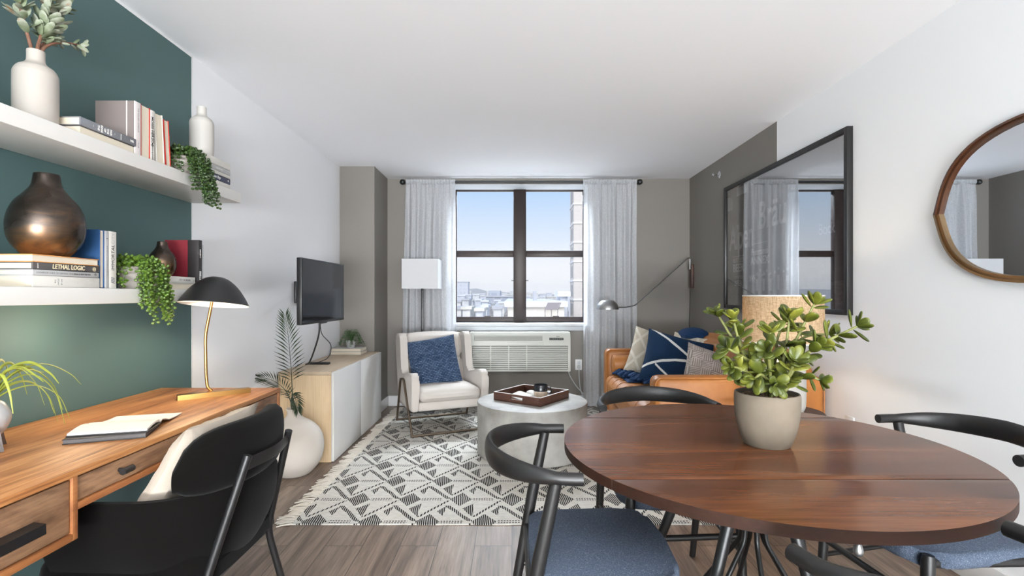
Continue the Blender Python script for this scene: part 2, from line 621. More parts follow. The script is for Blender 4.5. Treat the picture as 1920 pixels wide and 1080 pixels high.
M['mirror_wood'] = wood('mirror_walnut', [(0.3, rgb(48, 29, 19)), (0.6, rgb(88, 54, 34)), (0.8, rgb(118, 76, 48))], 'Y', 4, 20, 0.35)
M['dark_wood'] = plain('dark_side_table_wood', rgb(58, 42, 34), 0.45)

def table_top():
    t = NT('table_mahogany')
    v = t.map((0.55, 5.5, 5.5))
    n1 = t.noise(1.3, 6, 0.6, v, 0.8)
    n2 = t.noise(1.0, 4, 0.65, t.map((5, 110, 60)), 0.2)
    n3 = t.noise(2.2, 3, 0.5, t.map((1, 2.0, 1)), 0.5)
    f = t.math('ADD', t.math('ADD', t.math('MULTIPLY', n1, 0.55), t.math('MULTIPLY', n2, 0.2)), t.math('MULTIPLY', n3, 0.25))
    c = t.ramp(f, [(0.32, rgb(46, 27, 17)), (0.46, rgb(86, 51, 32)), (0.57, rgb(114, 70, 43)), (0.70, rgb(142, 93, 58))])
    t.bump(n2, 0.06, 0.002)
    return t.base(c, 0.20, 0, 0.25)
M['table_top'] = table_top()
M['table_edge'] = wood('table_edge_shaded', [(0.3, rgb(26, 14, 9)), (0.7, rgb(54, 31, 20))], 'X', 8, 8, 0.6, spec=0.2)  # darker than the top; shade put into the edge colour against the fill light

def floor_mat():
    t = NT('floor_planks')
    s = t.sep()
    v = t.comb(s[1], s[0], 0.0)
    b = t.n('ShaderNodeTexBrick')
    t.set(b.inputs['Vector'], v)
    b.offset = 0.37
    b.inputs['Color1'].default_value = (0, 0, 0, 1)
    b.inputs['Color2'].default_value = (1, 1, 1, 1)
    b.inputs['Mortar'].default_value = (0.5, 0.5, 0.5, 1)
    b.inputs['Scale'].default_value = 1.0
    b.inputs['Mortar Size'].default_value = 0.0016
    b.inputs['Brick Width'].default_value = 1.22
    b.inputs['Row Height'].default_value = 0.18
    sp = t.n('ShaderNodeSeparateColor')
    t.set(sp.inputs[0], b.outputs['Color'])
    off = t.math('MULTIPLY', sp.outputs[0], 37.0)
    gv = t.comb(t.math('ADD', t.math('MULTIPLY', s[0], 11.0), off), t.math('MULTIPLY', s[1], 1.1), off)
    g = t.noise(1.0, 7, 0.62, gv, 1.0)
    gv2 = t.comb(t.math('ADD', t.math('MULTIPLY', s[0], 130.0), off), t.math('MULTIPLY', s[1], 5.0), off)
    g2 = t.noise(1.0, 3, 0.6, gv2, 0.3)
    f = t.math('ADD', t.math('MULTIPLY', g, 0.7), t.math('MULTIPLY', g2, 0.3))
    c = t.ramp(f, [(0.32, rgb(74, 62, 54)), (0.48, rgb(116, 102, 91)), (0.62, rgb(146, 131, 118)), (0.75, rgb(166, 152, 138))])
    c = t.mix(0.55, c, t.ramp(sp.outputs[0], [(0, (0.42, 0.40, 0.39, 1)), (1, (0.72, 0.68, 0.65, 1))]), 'MULTIPLY')
    c = t.mix(b.outputs['Fac'], c, rgb(44, 37, 32))
    t.bump(f, 0.08, 0.003)
    return t.base(t.mix(1.0, c, (1.25, 1.22, 1.18, 1), 'MULTIPLY'), 0.42, 0, 0.4)
M['floor'] = floor_mat()

def rug_mat():
    """Kilim: staggered filled diamonds, each with a pair of triangles, a thick band and a thin dotted line beside it."""
    t = NT('kilim_wool')
    s = t.sep()
    px, pr = 0.30, 0.296
    wob = t.math('MULTIPLY', t.math('SUBTRACT', t.noise(9, 2), 0.5), 0.014)
    X = t.math('ADD', s[0], wob)
    Y = t.math('ADD', s[1], wob)
    row = t.math('ROUND', t.math('DIVIDE', Y, pr))
    v0 = t.math('SUBTRACT', t.math('DIVIDE', Y, pr), row)
    u0 = t.math('ADD', t.math('DIVIDE', X, px), t.math('MULTIPLY', row, 0.5))
    thick, thin = None, None
    def acc(a, b_):
        return b_ if a is None else t.math('MAXIMUM', a, b_)
    def tri(U, V, p):
        m = None
        area = (p[1][0] - p[0][0]) * (p[2][1] - p[0][1]) - (p[2][0] - p[0][0]) * (p[1][1] - p[0][1])
        if area < 0: p = (p[0], p[2], p[1])
        for i in range(3):
            (x0, y0), (x1, y1) = p[i], p[(i + 1) % 3]
            a, b_ = -(y1 - y0), (x1 - x0)
            e = t.math('ADD', t.math('MULTIPLY_ADD', U, a, -(a * x0 + b_ * y0)), t.math('MULTIPLY', V, b_))
            m = e if m is None else t.math('MINIMUM', m, e)
        return t.math('GREATER_THAN', m, 0.0)
    def slant(U, V, p, q, w):
        k = (q[0] - p[0]) / (q[1] - p[1])
        uc = t.math('MULTIPLY_ADD', V, k, p[0] - p[1] * k)
        on = t.math('LESS_THAN', t.math('ABSOLUTE', t.math('SUBTRACT', U, uc)), w)
        lo, hi = min(p[1], q[1]), max(p[1], q[1])
        return t.math('MULTIPLY', on, t.math('LESS_THAN', t.math('ABSOLUTE', t.math('SUBTRACT', V, (lo + hi) / 2)), (hi - lo) / 2))
    for j in (-1, 0, 1):
        V = t.math('SUBTRACT', v0, float(j))
        U = t.math('FRACT', t.math('ADD', u0, 0.5 * j))
        if j == 0:
            Uc = t.math('ABSOLUTE', t.math('SUBTRACT', t.math('FRACT', t.math('ADD', U, 0.5)), 0.5))
            Va = t.math('ABSOLUTE', V)
            thick = acc(thick, t.math('LESS_THAN', t.math('MULTIPLY_ADD', Va, 0.225 / 0.33, Uc), 0.225))
            dash = t.math('MULTIPLY', t.math('LESS_THAN', t.math('ABSOLUTE', t.math('SUBTRACT', Va, 0.035)), 0.017), t.math('LESS_THAN', t.math('ABSOLUTE', t.math('SUBTRACT', U, 0.44)), 0.20))
            thin = acc(thin, dash)
        if j <= 0:
            thick = acc(thick, tri(U, V, ((0.27, 0.70), (0.11, 0.44), (0.235, 0.25))))
            thick = acc(thick, slant(U, V, (0.27, 0.70), (0.76, 0.02), 0.052))
        if j >= 0:
            thick = acc(thick, tri(U, V, ((0.27, -0.20), (0.06, -0.44), (0.286, -0.80))))
            thin = acc(thin, slant(U, V, (0.30, -0.80), (0.77, -0.06), 0.032))
    st = t.math('FRACT', t.math('ADD', t.math('MULTIPLY', X, 88.0), t.math('MULTIPLY', Y, 9.0)))
    stripe = t.math('LESS_THAN', st, 0.66)
    st2 = t.math('FRACT', t.math('MULTIPLY', X, 66.0))
    stripe2 = t.math('LESS_THAN', st2, 0.62)
    yarn = t.math('MAXIMUM', t.math('MULTIPLY', thick, stripe), t.math('MULTIPLY', thin, stripe2))
    wv = t.noise(1.0, 3, 0.6, t.map((30, 420, 60)))
    cream = t.ramp(wv, [(0.3, rgb(178, 174, 166)), (0.7, rgb(222, 219, 212))])
    c = t.mix(yarn, cream, rgb(40, 39, 41))
    t.bump(t.math('ADD', wv, t.math('MULTIPLY', yarn, 0.6)), 0.5, 0.006)
    return t.base(c, 0.95, 0, 0.15)
M['rug'] = rug_mat()
M['fringe'] = fabric('rug_fringe_cotton', rgb(214, 207, 196), 0.12, 300)

def concrete():
    t = NT('drum_concrete')
    n1 = t.noise(3.2, 6, 0.62)
    n2 = t.noise(1.2, 2, 0.5, t.map(loc=(4, 2, 1)))
    f = t.math('ADD', t.math('MULTIPLY', n1, 0.65), t.math('MULTIPLY', n2, 0.35))
    c = t.ramp(f, [(0.34, rgb(120, 117, 111)), (0.52, rgb(160, 157, 151)), (0.68, rgb(182, 180, 174))])
    t.bump(t.noise(160, 2), 0.05, 0.002)
    return t.base(c, 0.5, 0, 0.4)
M['drum'] = concrete()
M['console_door'] = plain('console_door_finish', rgb(214, 213, 210), 0.5, var=0.03, vs=2.5)

def bronze_vase():
    t = NT('bronze_patina_and_reflection')
    s = t.sep()
    n1 = t.noise(1.0, 4, 0.6, t.map((9, 9, 26)), 0.6)
    n2 = t.noise(5.0, 3, 0.5)
    f = t.math('ADD', t.math('MULTIPLY', n1, 0.5), t.math('MULTIPLY', n2, 0.5))
    f = t.math('ADD', f, t.math('MULTIPLY', t.math('MAXIMUM', t.math('SUBTRACT', 0.10, s[2]), 0.0), 2.2))  # orange reflection painted into the colour low on the body
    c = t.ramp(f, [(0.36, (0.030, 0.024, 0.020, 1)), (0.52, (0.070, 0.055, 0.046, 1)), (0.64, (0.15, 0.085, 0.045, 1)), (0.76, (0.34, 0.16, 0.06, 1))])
    return t.base(c, t.ramp(n2, [(0.3, (0.22,) * 3), (0.7, (0.34,) * 3)]), 0.85, 0.5)
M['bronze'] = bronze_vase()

def leather(name, c1, c2):
    t = NT(name)
    n = t.noise(5, 5, 0.6)
    c = t.ramp(n, [(0.3, c1), (0.7, c2)])
    t.bump(t.noise(260, 3, 0.6), 0.12, 0.0015)
    return t.base(c, 0.42, 0, 0.45)
M['leather'] = leather('tan_leather', rgb(146, 90, 40), rgb(170, 110, 54))

def sheer():
    t = NT('sheer_curtain_linen')
    w1 = t.noise(1.0, 2, 0.6, t.map((900, 900, 40)))
    w2 = t.noise(1.0, 2, 0.6, t.map((60, 60, 900)))
    w = t.math('ADD', t.math('MULTIPLY', w1, 0.5), t.math('MULTIPLY', w2, 0.5))
    col = t.ramp(w, [(0.35, rgb(216, 219, 224)), (0.65, rgb(240, 241, 244))])
    d = t.n('ShaderNodeBsdfDiffuse', Color=col)
    tr = t.n('ShaderNodeBsdfTranslucent', Color=col)
    tp = t.n('ShaderNodeBsdfTransparent')
    m1 = t.n('ShaderNodeMixShader')
    m1.inputs[0].default_value = 0.38
    t.t.links.new(d.outputs[0], m1.inputs[1]); t.t.links.new(tr.outputs[0], m1.inputs[2])
    m2 = t.n('ShaderNodeMixShader')
    t.set(m2.inputs[0], t.ramp(w, [(0.35, (0.62,) * 3), (0.65, (0.92,) * 3)]))
    t.t.links.new(tp.outputs[0], m2.inputs[1]); t.t.links.new(m1.outputs[0], m2.inputs[2])
    t.t.links.new(m2.outputs[0], t.out.inputs[0])
    return t.m
M['sheer'] = sheer()

def glass(name, refl, tint=(1, 1, 1, 1), rough=0.0):
    t = NT(name)
    g = t.n('ShaderNodeBsdfGlossy', Roughness=rough)
    tp = t.n('ShaderNodeBsdfTransparent', Color=tint)
    m = t.n('ShaderNodeMixShader')
    t.set(m.inputs[0], refl)
    t.t.links.new(tp.outputs[0], m.inputs[1]); t.t.links.new(g.outputs[0], m.inputs[2])
    t.t.links.new(m.outputs[0], t.out.inputs[0])
    return t.m
M['window_glass'] = glass('window_glass', 0.001)
M['picture_glass'] = glass('picture_glass', 0.54)
M['acrylic'] = glass('clear_acrylic', 0.10, (0.93, 0.95, 0.95, 1))
M['mirror'] = NT('mirror_silver').base((0.86, 0.90, 0.94, 1), 0.01, 1.0)
M['tv_screen'] = NT('tv_screen').base(rgb(6, 7, 9), 0.08, 0.0, 0.13)

def linen_shade():
    t = NT('linen_drum_shade')
    w1 = t.noise(1.0, 2, 0.6, t.map((260, 260, 30)))
    w2 = t.noise(1.0, 2, 0.6, t.map((40, 40, 300)))
    w = t.math('ADD', t.math('MULTIPLY', w1, 0.5), t.math('MULTIPLY', w2, 0.5))
    col = t.ramp(w, [(0.36, rgb(176, 150, 116)), (0.64, rgb(232, 214, 184))])
    d = t.n('ShaderNodeBsdfDiffuse', Color=col)
    tr = t.n('ShaderNodeBsdfTranslucent', Color=col)
    m1 = t.n('ShaderNodeMixShader')
    m1.inputs[0].default_value = 0.5
    t.t.links.new(d.outputs[0], m1.inputs[1]); t.t.links.new(tr.outputs[0], m1.inputs[2])
    t.t.links.new(m1.outputs[0], t.out.inputs[0])
    return t.m
M['linen_shade'] = linen_shade()

def woven_blue():
    t = NT('woven_blue_yarn')
    s = t.sep()
    b = t.n('ShaderNodeTexBrick')
    t.set(b.inputs['Vector'], t.comb(s[0], s[2], 0))
    b.inputs['Scale'].default_value = 1.0
    b.inputs['Brick Width'].default_value = 0.030
    b.inputs['Row Height'].default_value = 0.015
    b.inputs['Mortar Size'].default_value = 0.0026
    b.inputs['Mortar Smooth'].default_value = 0.6
    b.inputs['Color1'].default_value = rgb(60, 80, 108)
    b.inputs['Color2'].default_value = rgb(100, 120, 146)
    b.inputs['Mortar'].default_value = rgb(14, 24, 42)
    c = t.mix(t.math('MULTIPLY', t.noise(160, 2), 0.7), b.outputs['Color'], rgb(34, 50, 78))
    t.bump(t.math('SUBTRACT', 1.0, b.outputs['Fac']), 0.8, 0.006)
    return t.base(c, 0.9, 0, 0.2)
M['woven_blue'] = woven_blue()

def knit_cream():
    t = NT('cream_cable_knit')
    s = t.sep()
    u = t.math('ABSOLUTE', t.math('SUBTRACT', t.math('FRACT', t.math('MULTIPLY', s[0], 7.0)), 0.5))
    v = t.math('ABSOLUTE', t.math('SUBTRACT', t.math('FRACT', t.math('MULTIPLY', s[2], 5.0)), 0.5))
    d = t.math('ADD', u, v)
    cab = t.math('LESS_THAN', t.math('ABSOLUTE', t.math('SUBTRACT', d, 0.5)), 0.09)
    k = t.math('SINE', t.math('MULTIPLY', t.math('ADD', s[0], s[2]), 420.0))
    k2 = t.math('SINE', t.math('MULTIPLY', t.math('SUBTRACT', s[0], s[2]), 420.0))
    h = t.math('ADD', cab, t.math('MULTIPLY', t.math('MULTIPLY', k, k2), 0.4))
    c = t.ramp(h, [(-0.0, rgb(196, 185, 166)), (0.35, rgb(212, 203, 187)), (1.0, rgb(226, 219, 206))])
    t.bump(h, 0.8, 0.006)
    return t.base(c, 0.95, 0, 0.15)
M['knit_cream'] = knit_cream()

def taupe_weave():
    t = NT('taupe_basket_weave')
    s = t.sep()
    ch = t.n('ShaderNodeTexChecker')
    t.set(ch.inputs['Vector'], t.comb(s[0], 0.01, s[2]))
    ch.inputs['Scale'].default_value = 15.0
    sa = t.math('LESS_THAN', t.math('FRACT', t.math('MULTIPLY', s[0], 75.0)), 0.5)
    sb = t.math('LESS_THAN', t.math('FRACT', t.math('MULTIPLY', s[2], 75.0)), 0.5)
    f = t.math('ADD', t.math('MULTIPLY', ch.outputs[1], sa), t.math('MULTIPLY', t.math('SUBTRACT', 1.0, ch.outputs[1]), sb))
    f = t.math('MULTIPLY', f, t.ramp(t.noise(9, 2), [(0.35, (0.35,) * 3), (0.65, (1,) * 3)]))
    c = t.mix(f, rgb(112, 102, 98), rgb(176, 166, 158))
    t.bump(f, 0.5, 0.004)
    return t.base(c, 0.9, 0, 0.2)
M['taupe_weave'] = taupe_weave()

def navy_lines():
    """Navy cotton crossed by three pale painted lines."""
    t = NT('navy_cotton_with_lines')
    s = t.sep()
    def seg(x0, z0, x1, z1, w, bend=0.0, x_lo=-9.0, x_hi=9.0):
        k = (z1 - z0) / (x1 - x0)
        mid = (x0 + x1) / 2
        q = t.math('SUBTRACT', s[0], mid)
        zz = t.math('ADD', t.math('MULTIPLY', t.math('SUBTRACT', s[0], x0), k), z0)
        zz = t.math('ADD', zz, t.math('SUBTRACT', bend, t.math('MULTIPLY', t.math('MULTIPLY', q, q), bend * 4 / (x1 - x0) ** 2)))
        on = t.math('LESS_THAN', t.math('ABSOLUTE', t.math('SUBTRACT', s[2], zz)), w)
        on = t.math('MULTIPLY', on, t.math('GREATER_THAN', s[0], x_lo))
        return t.math('MULTIPLY', on, t.math('LESS_THAN', s[0], x_hi))
    a = seg(-0.25, 0.24, 0.16, -0.02, 0.012, 0.0)
    b = seg(-0.25, -0.12, 0.25, -0.02, 0.011, 0.05)
    c = seg(-0.16, -0.10, 0.08, -0.25, 0.009, 0.0, x_lo=-0.17)
    on = t.math('MAXIMUM', t.math('MAXIMUM', a, b), c)
    base = t.ramp(t.noise(500, 2), [(0.3, rgb(13, 32, 54)), (0.7, rgb(24, 50, 80))])
    t.bump(t.noise(600, 2), 0.2, 0.001)
    return t.base(t.mix(on, base, rgb(222, 222, 220)), 0.9, 0, 0.2)
M['navy_lines'] = navy_lines()

def jade_leaf():
    t = NT('jade_leaf')
    c = t.ramp(t.noise(14, 3), [(0.3, rgb(42, 50, 14)), (0.5, rgb(72, 80, 24)), (0.72, rgb(122, 122, 46))])
    return t.base(c, 0.40, 0, 0.35)
M['jade'] = jade_leaf()
def branch_leaf():
    t = NT('silver_green_leaf')
    c = t.ramp(t.noise(18, 3), [(0.30, rgb(92, 106, 70)), (0.46, rgb(136, 146, 120)), (0.58, rgb(176, 180, 164)), (0.70, rgb(160, 114, 70))])
    return t.base(c, 0.6, 0, 0.3)
M['branch_leaf'] = branch_leaf()
M['branch_stem'] = plain('branch_bark', rgb(110, 76, 58), 0.7, var=0.3, vs=60, bump=0.3, bs=100)
M['air_leaf'] = plain('air_plant_leaf', rgb(138, 146, 56), 0.5, var=0.25, vs=12)

def photo_print():
    """Dark monochrome plank facade with a lighter cobbled street at the bottom."""
    t = NT('monochrome_print')
    s = t.sep()
    pl = t.math('LESS_THAN', t.math('FRACT', t.math('MULTIPLY', s[2], 11.0)), 0.03)
    n = t.noise(1.0, 5, 0.65, t.map((8, 8, 60)))
    wall = t.ramp(n, [(0.3, rgb(22, 22, 26)), (0.7, rgb(46, 45, 50))])
    wall = t.mix(pl, wall, rgb(64, 62, 66))
    st = t.ramp(t.noise(1.0, 4, 0.7, t.map((30, 30, 90))), [(0.35, rgb(40, 39, 40)), (0.65, rgb(116, 112, 110))])
    c = t.mix(t.math('LESS_THAN', s[2], 0.20), wall, st)
    return t.base(c, 0.7, 0, 0.2)
M['photo_print'] = photo_print()
M['print_light'] = plain('print_pale_ink', rgb(226, 226, 228), 0.7)
M['print_mid'] = plain('print_mid_ink', rgb(236, 236, 238), 0.7)
M['print_dark'] = plain('print_dark_ink', rgb(24, 24, 27), 0.7)

# city outside
def facade(name, wall, win, bw, rh, mortar):
    t = NT(name)
    s = t.sep()
    b = t.n('ShaderNodeTexBrick')
    t.set(b.inputs['Vector'], t.comb(t.math('ADD', s[0], s[1]), s[2], 0))
    b.offset = 0.0
    b.inputs['Scale'].default_value = 1.0
    b.inputs['Brick Width'].default_value = bw
    b.inputs['Row Height'].default_value = rh
    b.inputs['Mortar Size'].default_value = mortar
    b.inputs['Color1'].default_value = win
    b.inputs['Color2'].default_value = scl(win, 1.25)
    b.inputs['Mortar'].default_value = wall
    return t.base(b.outputs['Color'], 0.8, 0, 0.2)
M['facade_grey'] = facade('grey_facade', rgb(212, 214, 220), rgb(186, 190, 198), 3.2, 3.0, 0.7)
M['facade_pale'] = facade('pale_facade', rgb(224, 222, 218), rgb(190, 190, 192), 3.4, 3.1, 0.9)
M['facade_warm'] = facade('warm_facade', rgb(220, 214, 204), rgb(186, 182, 178), 3.0, 3.2, 1.0)
M['facade_dark'] = facade('slate_facade', rgb(180, 184, 192), rgb(150, 156, 168), 4.0, 5.0, 0.5)
M['brick_wall'] = plain('beige_brick', rgb(214, 206, 198), 0.85, spec=0.2, var=0.05, vs=3)
M['belt'] = plain('stone_belt', rgb(232, 229, 226), 0.8)
M['tower_pane'] = plain('tower_pane', rgb(150, 146, 144), 0.4)
M['roof_white'] = plain('white_roof_membrane', rgb(236, 236, 238), 0.8, var=0.03, vs=0.3)
M['roof_cream'] = plain('cream_render', rgb(226, 220, 208), 0.85)
M['roof_grey'] = plain('grey_rooftop', rgb(188, 188, 192), 0.85)
M['panel_grey'] = plain('grey_panel', rgb(150, 142, 140), 0.7)
M['city_ground'] = plain('city_ground', rgb(150, 146, 144), 0.95, var=0.2, vs=0.02)
M['bare_trees'] = plain('bare_winter_trees', rgb(120, 114, 112), 0.95, var=0.2, vs=0.3)
M['hill'] = plain('hazy_hill', rgb(140, 142, 148), 0.95, var=0.1, vs=0.03)
# ------------------------------------------------------------------ room shell
XL, XR, YB, YF, ZC = -1.704, 1.940, 5.535, -5.0, 2.482
YW = 5.79                                    # window plane, at the back of its recess
WX0, WX1, WZ0, WZ1 = -0.647, 0.825, 0.897, 2.418
T = 0.12
bm = NB(); add_box(bm, (XL - T, YF - T, -0.10), (XR + T, YB + 0.4, 0.0)); struct('floor', bm, M['floor'], flat=True)
bm = NB(); add_box(bm, (XL - T, YF - T, ZC), (XR + T, YB + 0.4, ZC + 0.12)); struct('ceiling', bm, M['ceiling'], flat=True)
bm = NB()
add_box(bm, (XL - T, YF - T, 0), (XL, 2.698, ZC), mi=0)
add_box(bm, (XL - T, 2.698, 0), (XL, YB + 0.4, ZC), mi=1)
struct('wall_left', bm, [M['green_wall'], M['white_wall']], flat=True)
bm = NB()
add_box(bm, (XR, YF - T, 0), (XR + T, 3.71, ZC), mi=0)
add_box(bm, (XR, 3.71, 0), (XR + T, YB + 0.4, ZC), mi=1)
struct('wall_right', bm, [M['white_wall'], M['taupe_wall']], flat=True)
bm = NB(); add_box(bm, (XL, YF - T, 0), (XR, YF, ZC)); struct('wall_front', bm, M['white_wall'], flat=True)
# window wall with its opening
bm = NB()
yb2 = YB + 0.4
add_box(bm, (XL, YB, 0), (WX0, yb2, ZC))
add_box(bm, (WX1, YB, 0), (XR, yb2, ZC))
add_box(bm, (WX0, YB, 0), (WX1, yb2, WZ0 - 0.02))
add_box(bm, (WX0, YB, WZ1), (WX1, yb2, ZC))
struct('wall_back', bm, M['taupe_wall'], flat=True)
# boxed column in the left corner
bm = NB(); add_box(bm, (XL, 5.009, 0), (-1.360, YB, ZC)); struct('wall_column', bm, M['taupe_wall'], flat=True)
# thin pale caulk line where the green paint ends
bm = NB()
add_box(bm, (XL, YF, ZC - 0.010), (XL + 0.0015, 2.698, ZC - 0.0005))
add_box(bm, (XL, 2.694, 0.12), (XL + 0.0015, 2.700, ZC - 0.0005))
struct('trim_1', bm, M['white_trim'], flat=True)
def baseboard(name, lo, hi):
    b = NB(); add_box(b, lo, hi, 0.004); struct(name, b, M['white_trim'])
baseboard('baseboard_left', (XL, YF, 0), (XL + 0.014, 5.009, 0.115))
baseboard('baseboard_right', (XR - 0.014, YF, 0), (XR, YB, 0.115))
baseboard('baseboard_back', (-1.346, YB - 0.014, 0), (XR - 0.014, YB, 0.115))
baseboard('baseboard_column', (-1.360, 4.995, 0), (-1.346, YB, 0.115))

# window: white recess lining, bronze frame, panes
win = bpy.data.objects.new('window_1', None); COL.objects.link(win); win['kind'] = 'structure'
bm = NB()
add_box(bm, (WX0, YB - 0.004, WZ1 - 0.004), (WX1, YW + 0.06, WZ1 + 0.002))
add_box(bm, (WX0 - 0.002, YB - 0.004, WZ0), (WX0 + 0.003, YW + 0.06, WZ1 - 0.004))
add_box(bm, (WX1 - 0.003, YB - 0.004, WZ0), (WX1 + 0.002, YW + 0.06, WZ1 - 0.004))
struct('window_reveal', bm, M['sill_white'], win, flat=True)
bm = NB()
add_box(bm, (WX0 - 0.012, YB, WZ0 - 0.02), (WX1 + 0.012, YW + 0.06, WZ0), 0.0)
add_box(bm, (WX0 - 0.05, YB - 0.035, WZ0 - 0.026), (WX1 + 0.05, YB + 0.001, WZ0 + 0.002), 0.006)
add_box(bm, (WX0 - 0.04, YB - 0.020, WZ0 - 0.075), (WX1 + 0.04, YB + 0.001, WZ0 - 0.027), 0.004)
struct('window_sill', bm, M['sill_white'], win)
bm = NB()
fy0, fy1 = YW, YW + 0.055
MX0, MX1 = 0.017, 0.161
add_box(bm, (WX0, fy0, WZ0), (WX1, fy1, 0.962), 0.004)
add_box(bm, (MX0, fy0 - 0.02, WZ0), (MX1, fy1, WZ1), 0.008)
for a, b in ((WX0, MX0), (MX1, WX1)):
    add_box(bm, (a, fy0 + 0.004, 1.647), (b, fy1, 1.720), 0.004)
    add_box(bm, (a, fy0, WZ1 - 0.014), (b, fy1, WZ1), 0.003)
for a in (WX0, WX1 - 0.014):
    add_box(bm, (a, fy0, 0.95), (a + 0.014, fy1, WZ1), 0.003)
struct('window_frame', bm, M['window_bronze'], win)
for (a, b) in ((WX0 + 0.012, MX0 + 0.004), (MX1 - 0.004, WX1 - 0.012)):
    for (c, d) in ((0.955, 1.652), (1.715, WZ1 - 0.01)):
        bm = NB(); add_box(bm, (a, YW + 0.026, c), (b, YW + 0.030, d)); struct('pane', bm, M['window_glass'], win, flat=True)
for x in (-0.28, 0.50):
    bm = NB(); add_box(bm, (x - 0.035, YW - 0.022, 0.955), (x + 0.035, YW + 0.002, 0.972), 0.004); struct('latch', bm, M['window_bronze'], win)
for x in (MX0 - 0.012, MX1 + 0.012):
    bm = NB(); add_box(bm, (x - 0.014, YW + 0.006, 1.373), (x + 0.014, YW + 0.016, 1.380), 0.002); struct('catch', bm, M['window_bronze'], win)

# ------------------------------------------------------------------ city beyond the window
GZ = -22.0
bm = NB(); add_box(bm, (-900, 20, GZ - 1), (900, 1400, GZ)); struct('ground', bm, M['city_ground'], flat=True)
def px2x(px, Y): return (px - 960.0) * Y / 950.0
def py2z(py, Y): return H - (py - 554.0) * Y / 950.0
def block(name, label, x0, x1, y0, y1, z1, mat, group=None, roof=None, extra=None):
    b = NB(); add_box(b, (0, 0, 0), (x1 - x0, y1 - y0, z1 - GZ))
    e = thing(name, label, 'building', (x0, y0, GZ), 0, group)
    part('walls', b, mat, e, flat=True)
    b = NB(); add_box(b, (-0.4, -0.4, z1 - GZ), (x1 - x0 + 0.4, y1 - y0 + 0.4, z1 - GZ + 0.7)); part('roof', b, roof or M['roof_white'], e, flat=True)
    if extra: extra(e, x1 - x0, y1 - y0, z1 - GZ)
    return e
def plant_room(e, w, d, h):
    b = NB(); add_box(b, (w * 0.3, d * 0.3, h + 0.7), (w * 0.6, d * 0.6, h + 4)); part('plant_room', b, M['roof_grey'], e, flat=True)
# the near apartment tower at the right edge of the window
tw = thing('apartment_tower', 'beige brick apartment tower with pale stone belts at the right edge of the window', 'building', (9.77, 80, GZ))
b = NB(); add_box(b, (0, 0, 0), (14, 5.2, 62)); part('walls', b, M['brick_wall'], tw, flat=True)
for k in range(21):
    b = NB(); add_box(b, (-0.12, -0.12, 1.2 + k * 3.03), (14.1, 5.3, 1.45 + k * 3.03)); part('stone_belt', b, M['belt'], tw, flat=True)
    b = NB(); add_box(b, (-0.05, 1.4, 1.9 + k * 3.03), (0.06, 3.6, 3.7 + k * 3.03)); part('window', b, M['tower_pane'], tw, flat=True)
block('apartment_block', 'tall pale grey apartment block on the skyline at the left of the window', px2x(853, 420), px2x(877.5, 420), 420, 436, py2z(529.5, 420), M['facade_grey'], roof=M['roof_grey'])
block('stadium_hall', 'long dark slate hall with fins in the middle of the left pane', px2x(911, 260), px2x(962, 260), 260, 300, py2z(557, 260), M['facade_dark'], roof=M['roof_grey'],
      extra=lambda e, w, d, h: part('upper_storey', (lambda q: (add_box(q, (1, 6, h), (w * 0.52, d - 6, h + 2.2 + 1.2)), q)[1])(NB()), M['facade_dark'], e, flat=True))
block('flat_roof_building', 'wide cream building with a flat white roof just below the right pane', px2x(952, 62), px2x(1058, 62), 62, 112, py2z(575.5, 62), M['roof_cream'], extra=lambda e, w, d, h: part('roof_hatch', (lambda q: (add_box(q, (w * 0.50, 8, h + .7), (w * 0.57, 10, h + 2.0)), q)[1])(NB()), M['roof_grey'], e, flat=True))
block('stair_tower', 'pale grey stair tower beside the brick tower beyond the right pane', px2x(1051, 70), px2x(1064, 70), 70, 75, py2z(556, 70), M['facade_grey'])
# solar canopy on posts
sc_ = thing('solar_canopy', 'slanted grey solar canopy on posts on the white roof', 'canopy', (px2x(1034, 56), 56, GZ))
b = NB(); add_prism(b, [(-0.75, 0), (0.3, 0), (0.75, 0), (0.75, 0.08), (-0.75, 0.08)], 1.15, frame((0, 0, py2z(581, 56) - GZ), (1, 0, 0), (0, 0, 1), (0.35, 0.75, 0.62))); part('panel', b, M['panel_grey'], sc_, flat=True)
for x in (-0.7, 0.0, 0.7):
    b = NB(); add_tube(b, [(x, 0.1, 0), (x, 0.1, py2z(581, 56) - GZ)], 0.05, 6); part('post', b, M['panel_grey'], sc_)
rnd = random.Random(11)
mats_ = [M['facade_pale'], M['facade_warm'], M['facade_grey']]
TAKEN = []
for q in [x for x in COL.objects if x.get('category') in ('building', 'canopy') and x.parent is None]:
    xs = [q.location.x + v.co.x for c in q.children for v in c.data.vertices]
    ys = [q.location.y + v.co.y for c in q.children for v in c.data.vertices]
    TAKEN.append((min(xs), max(xs), min(ys), max(ys)))
def room_for(x0, x1, y0, y1, gap=1.5):
    for (a, b_, c, d) in TAKEN:
        if x0 - gap < b_ and x1 + gap > a and y0 - gap < d and y1 + gap > c:
            return False
    TAKEN.append((x0, x1, y0, y1))
    return True
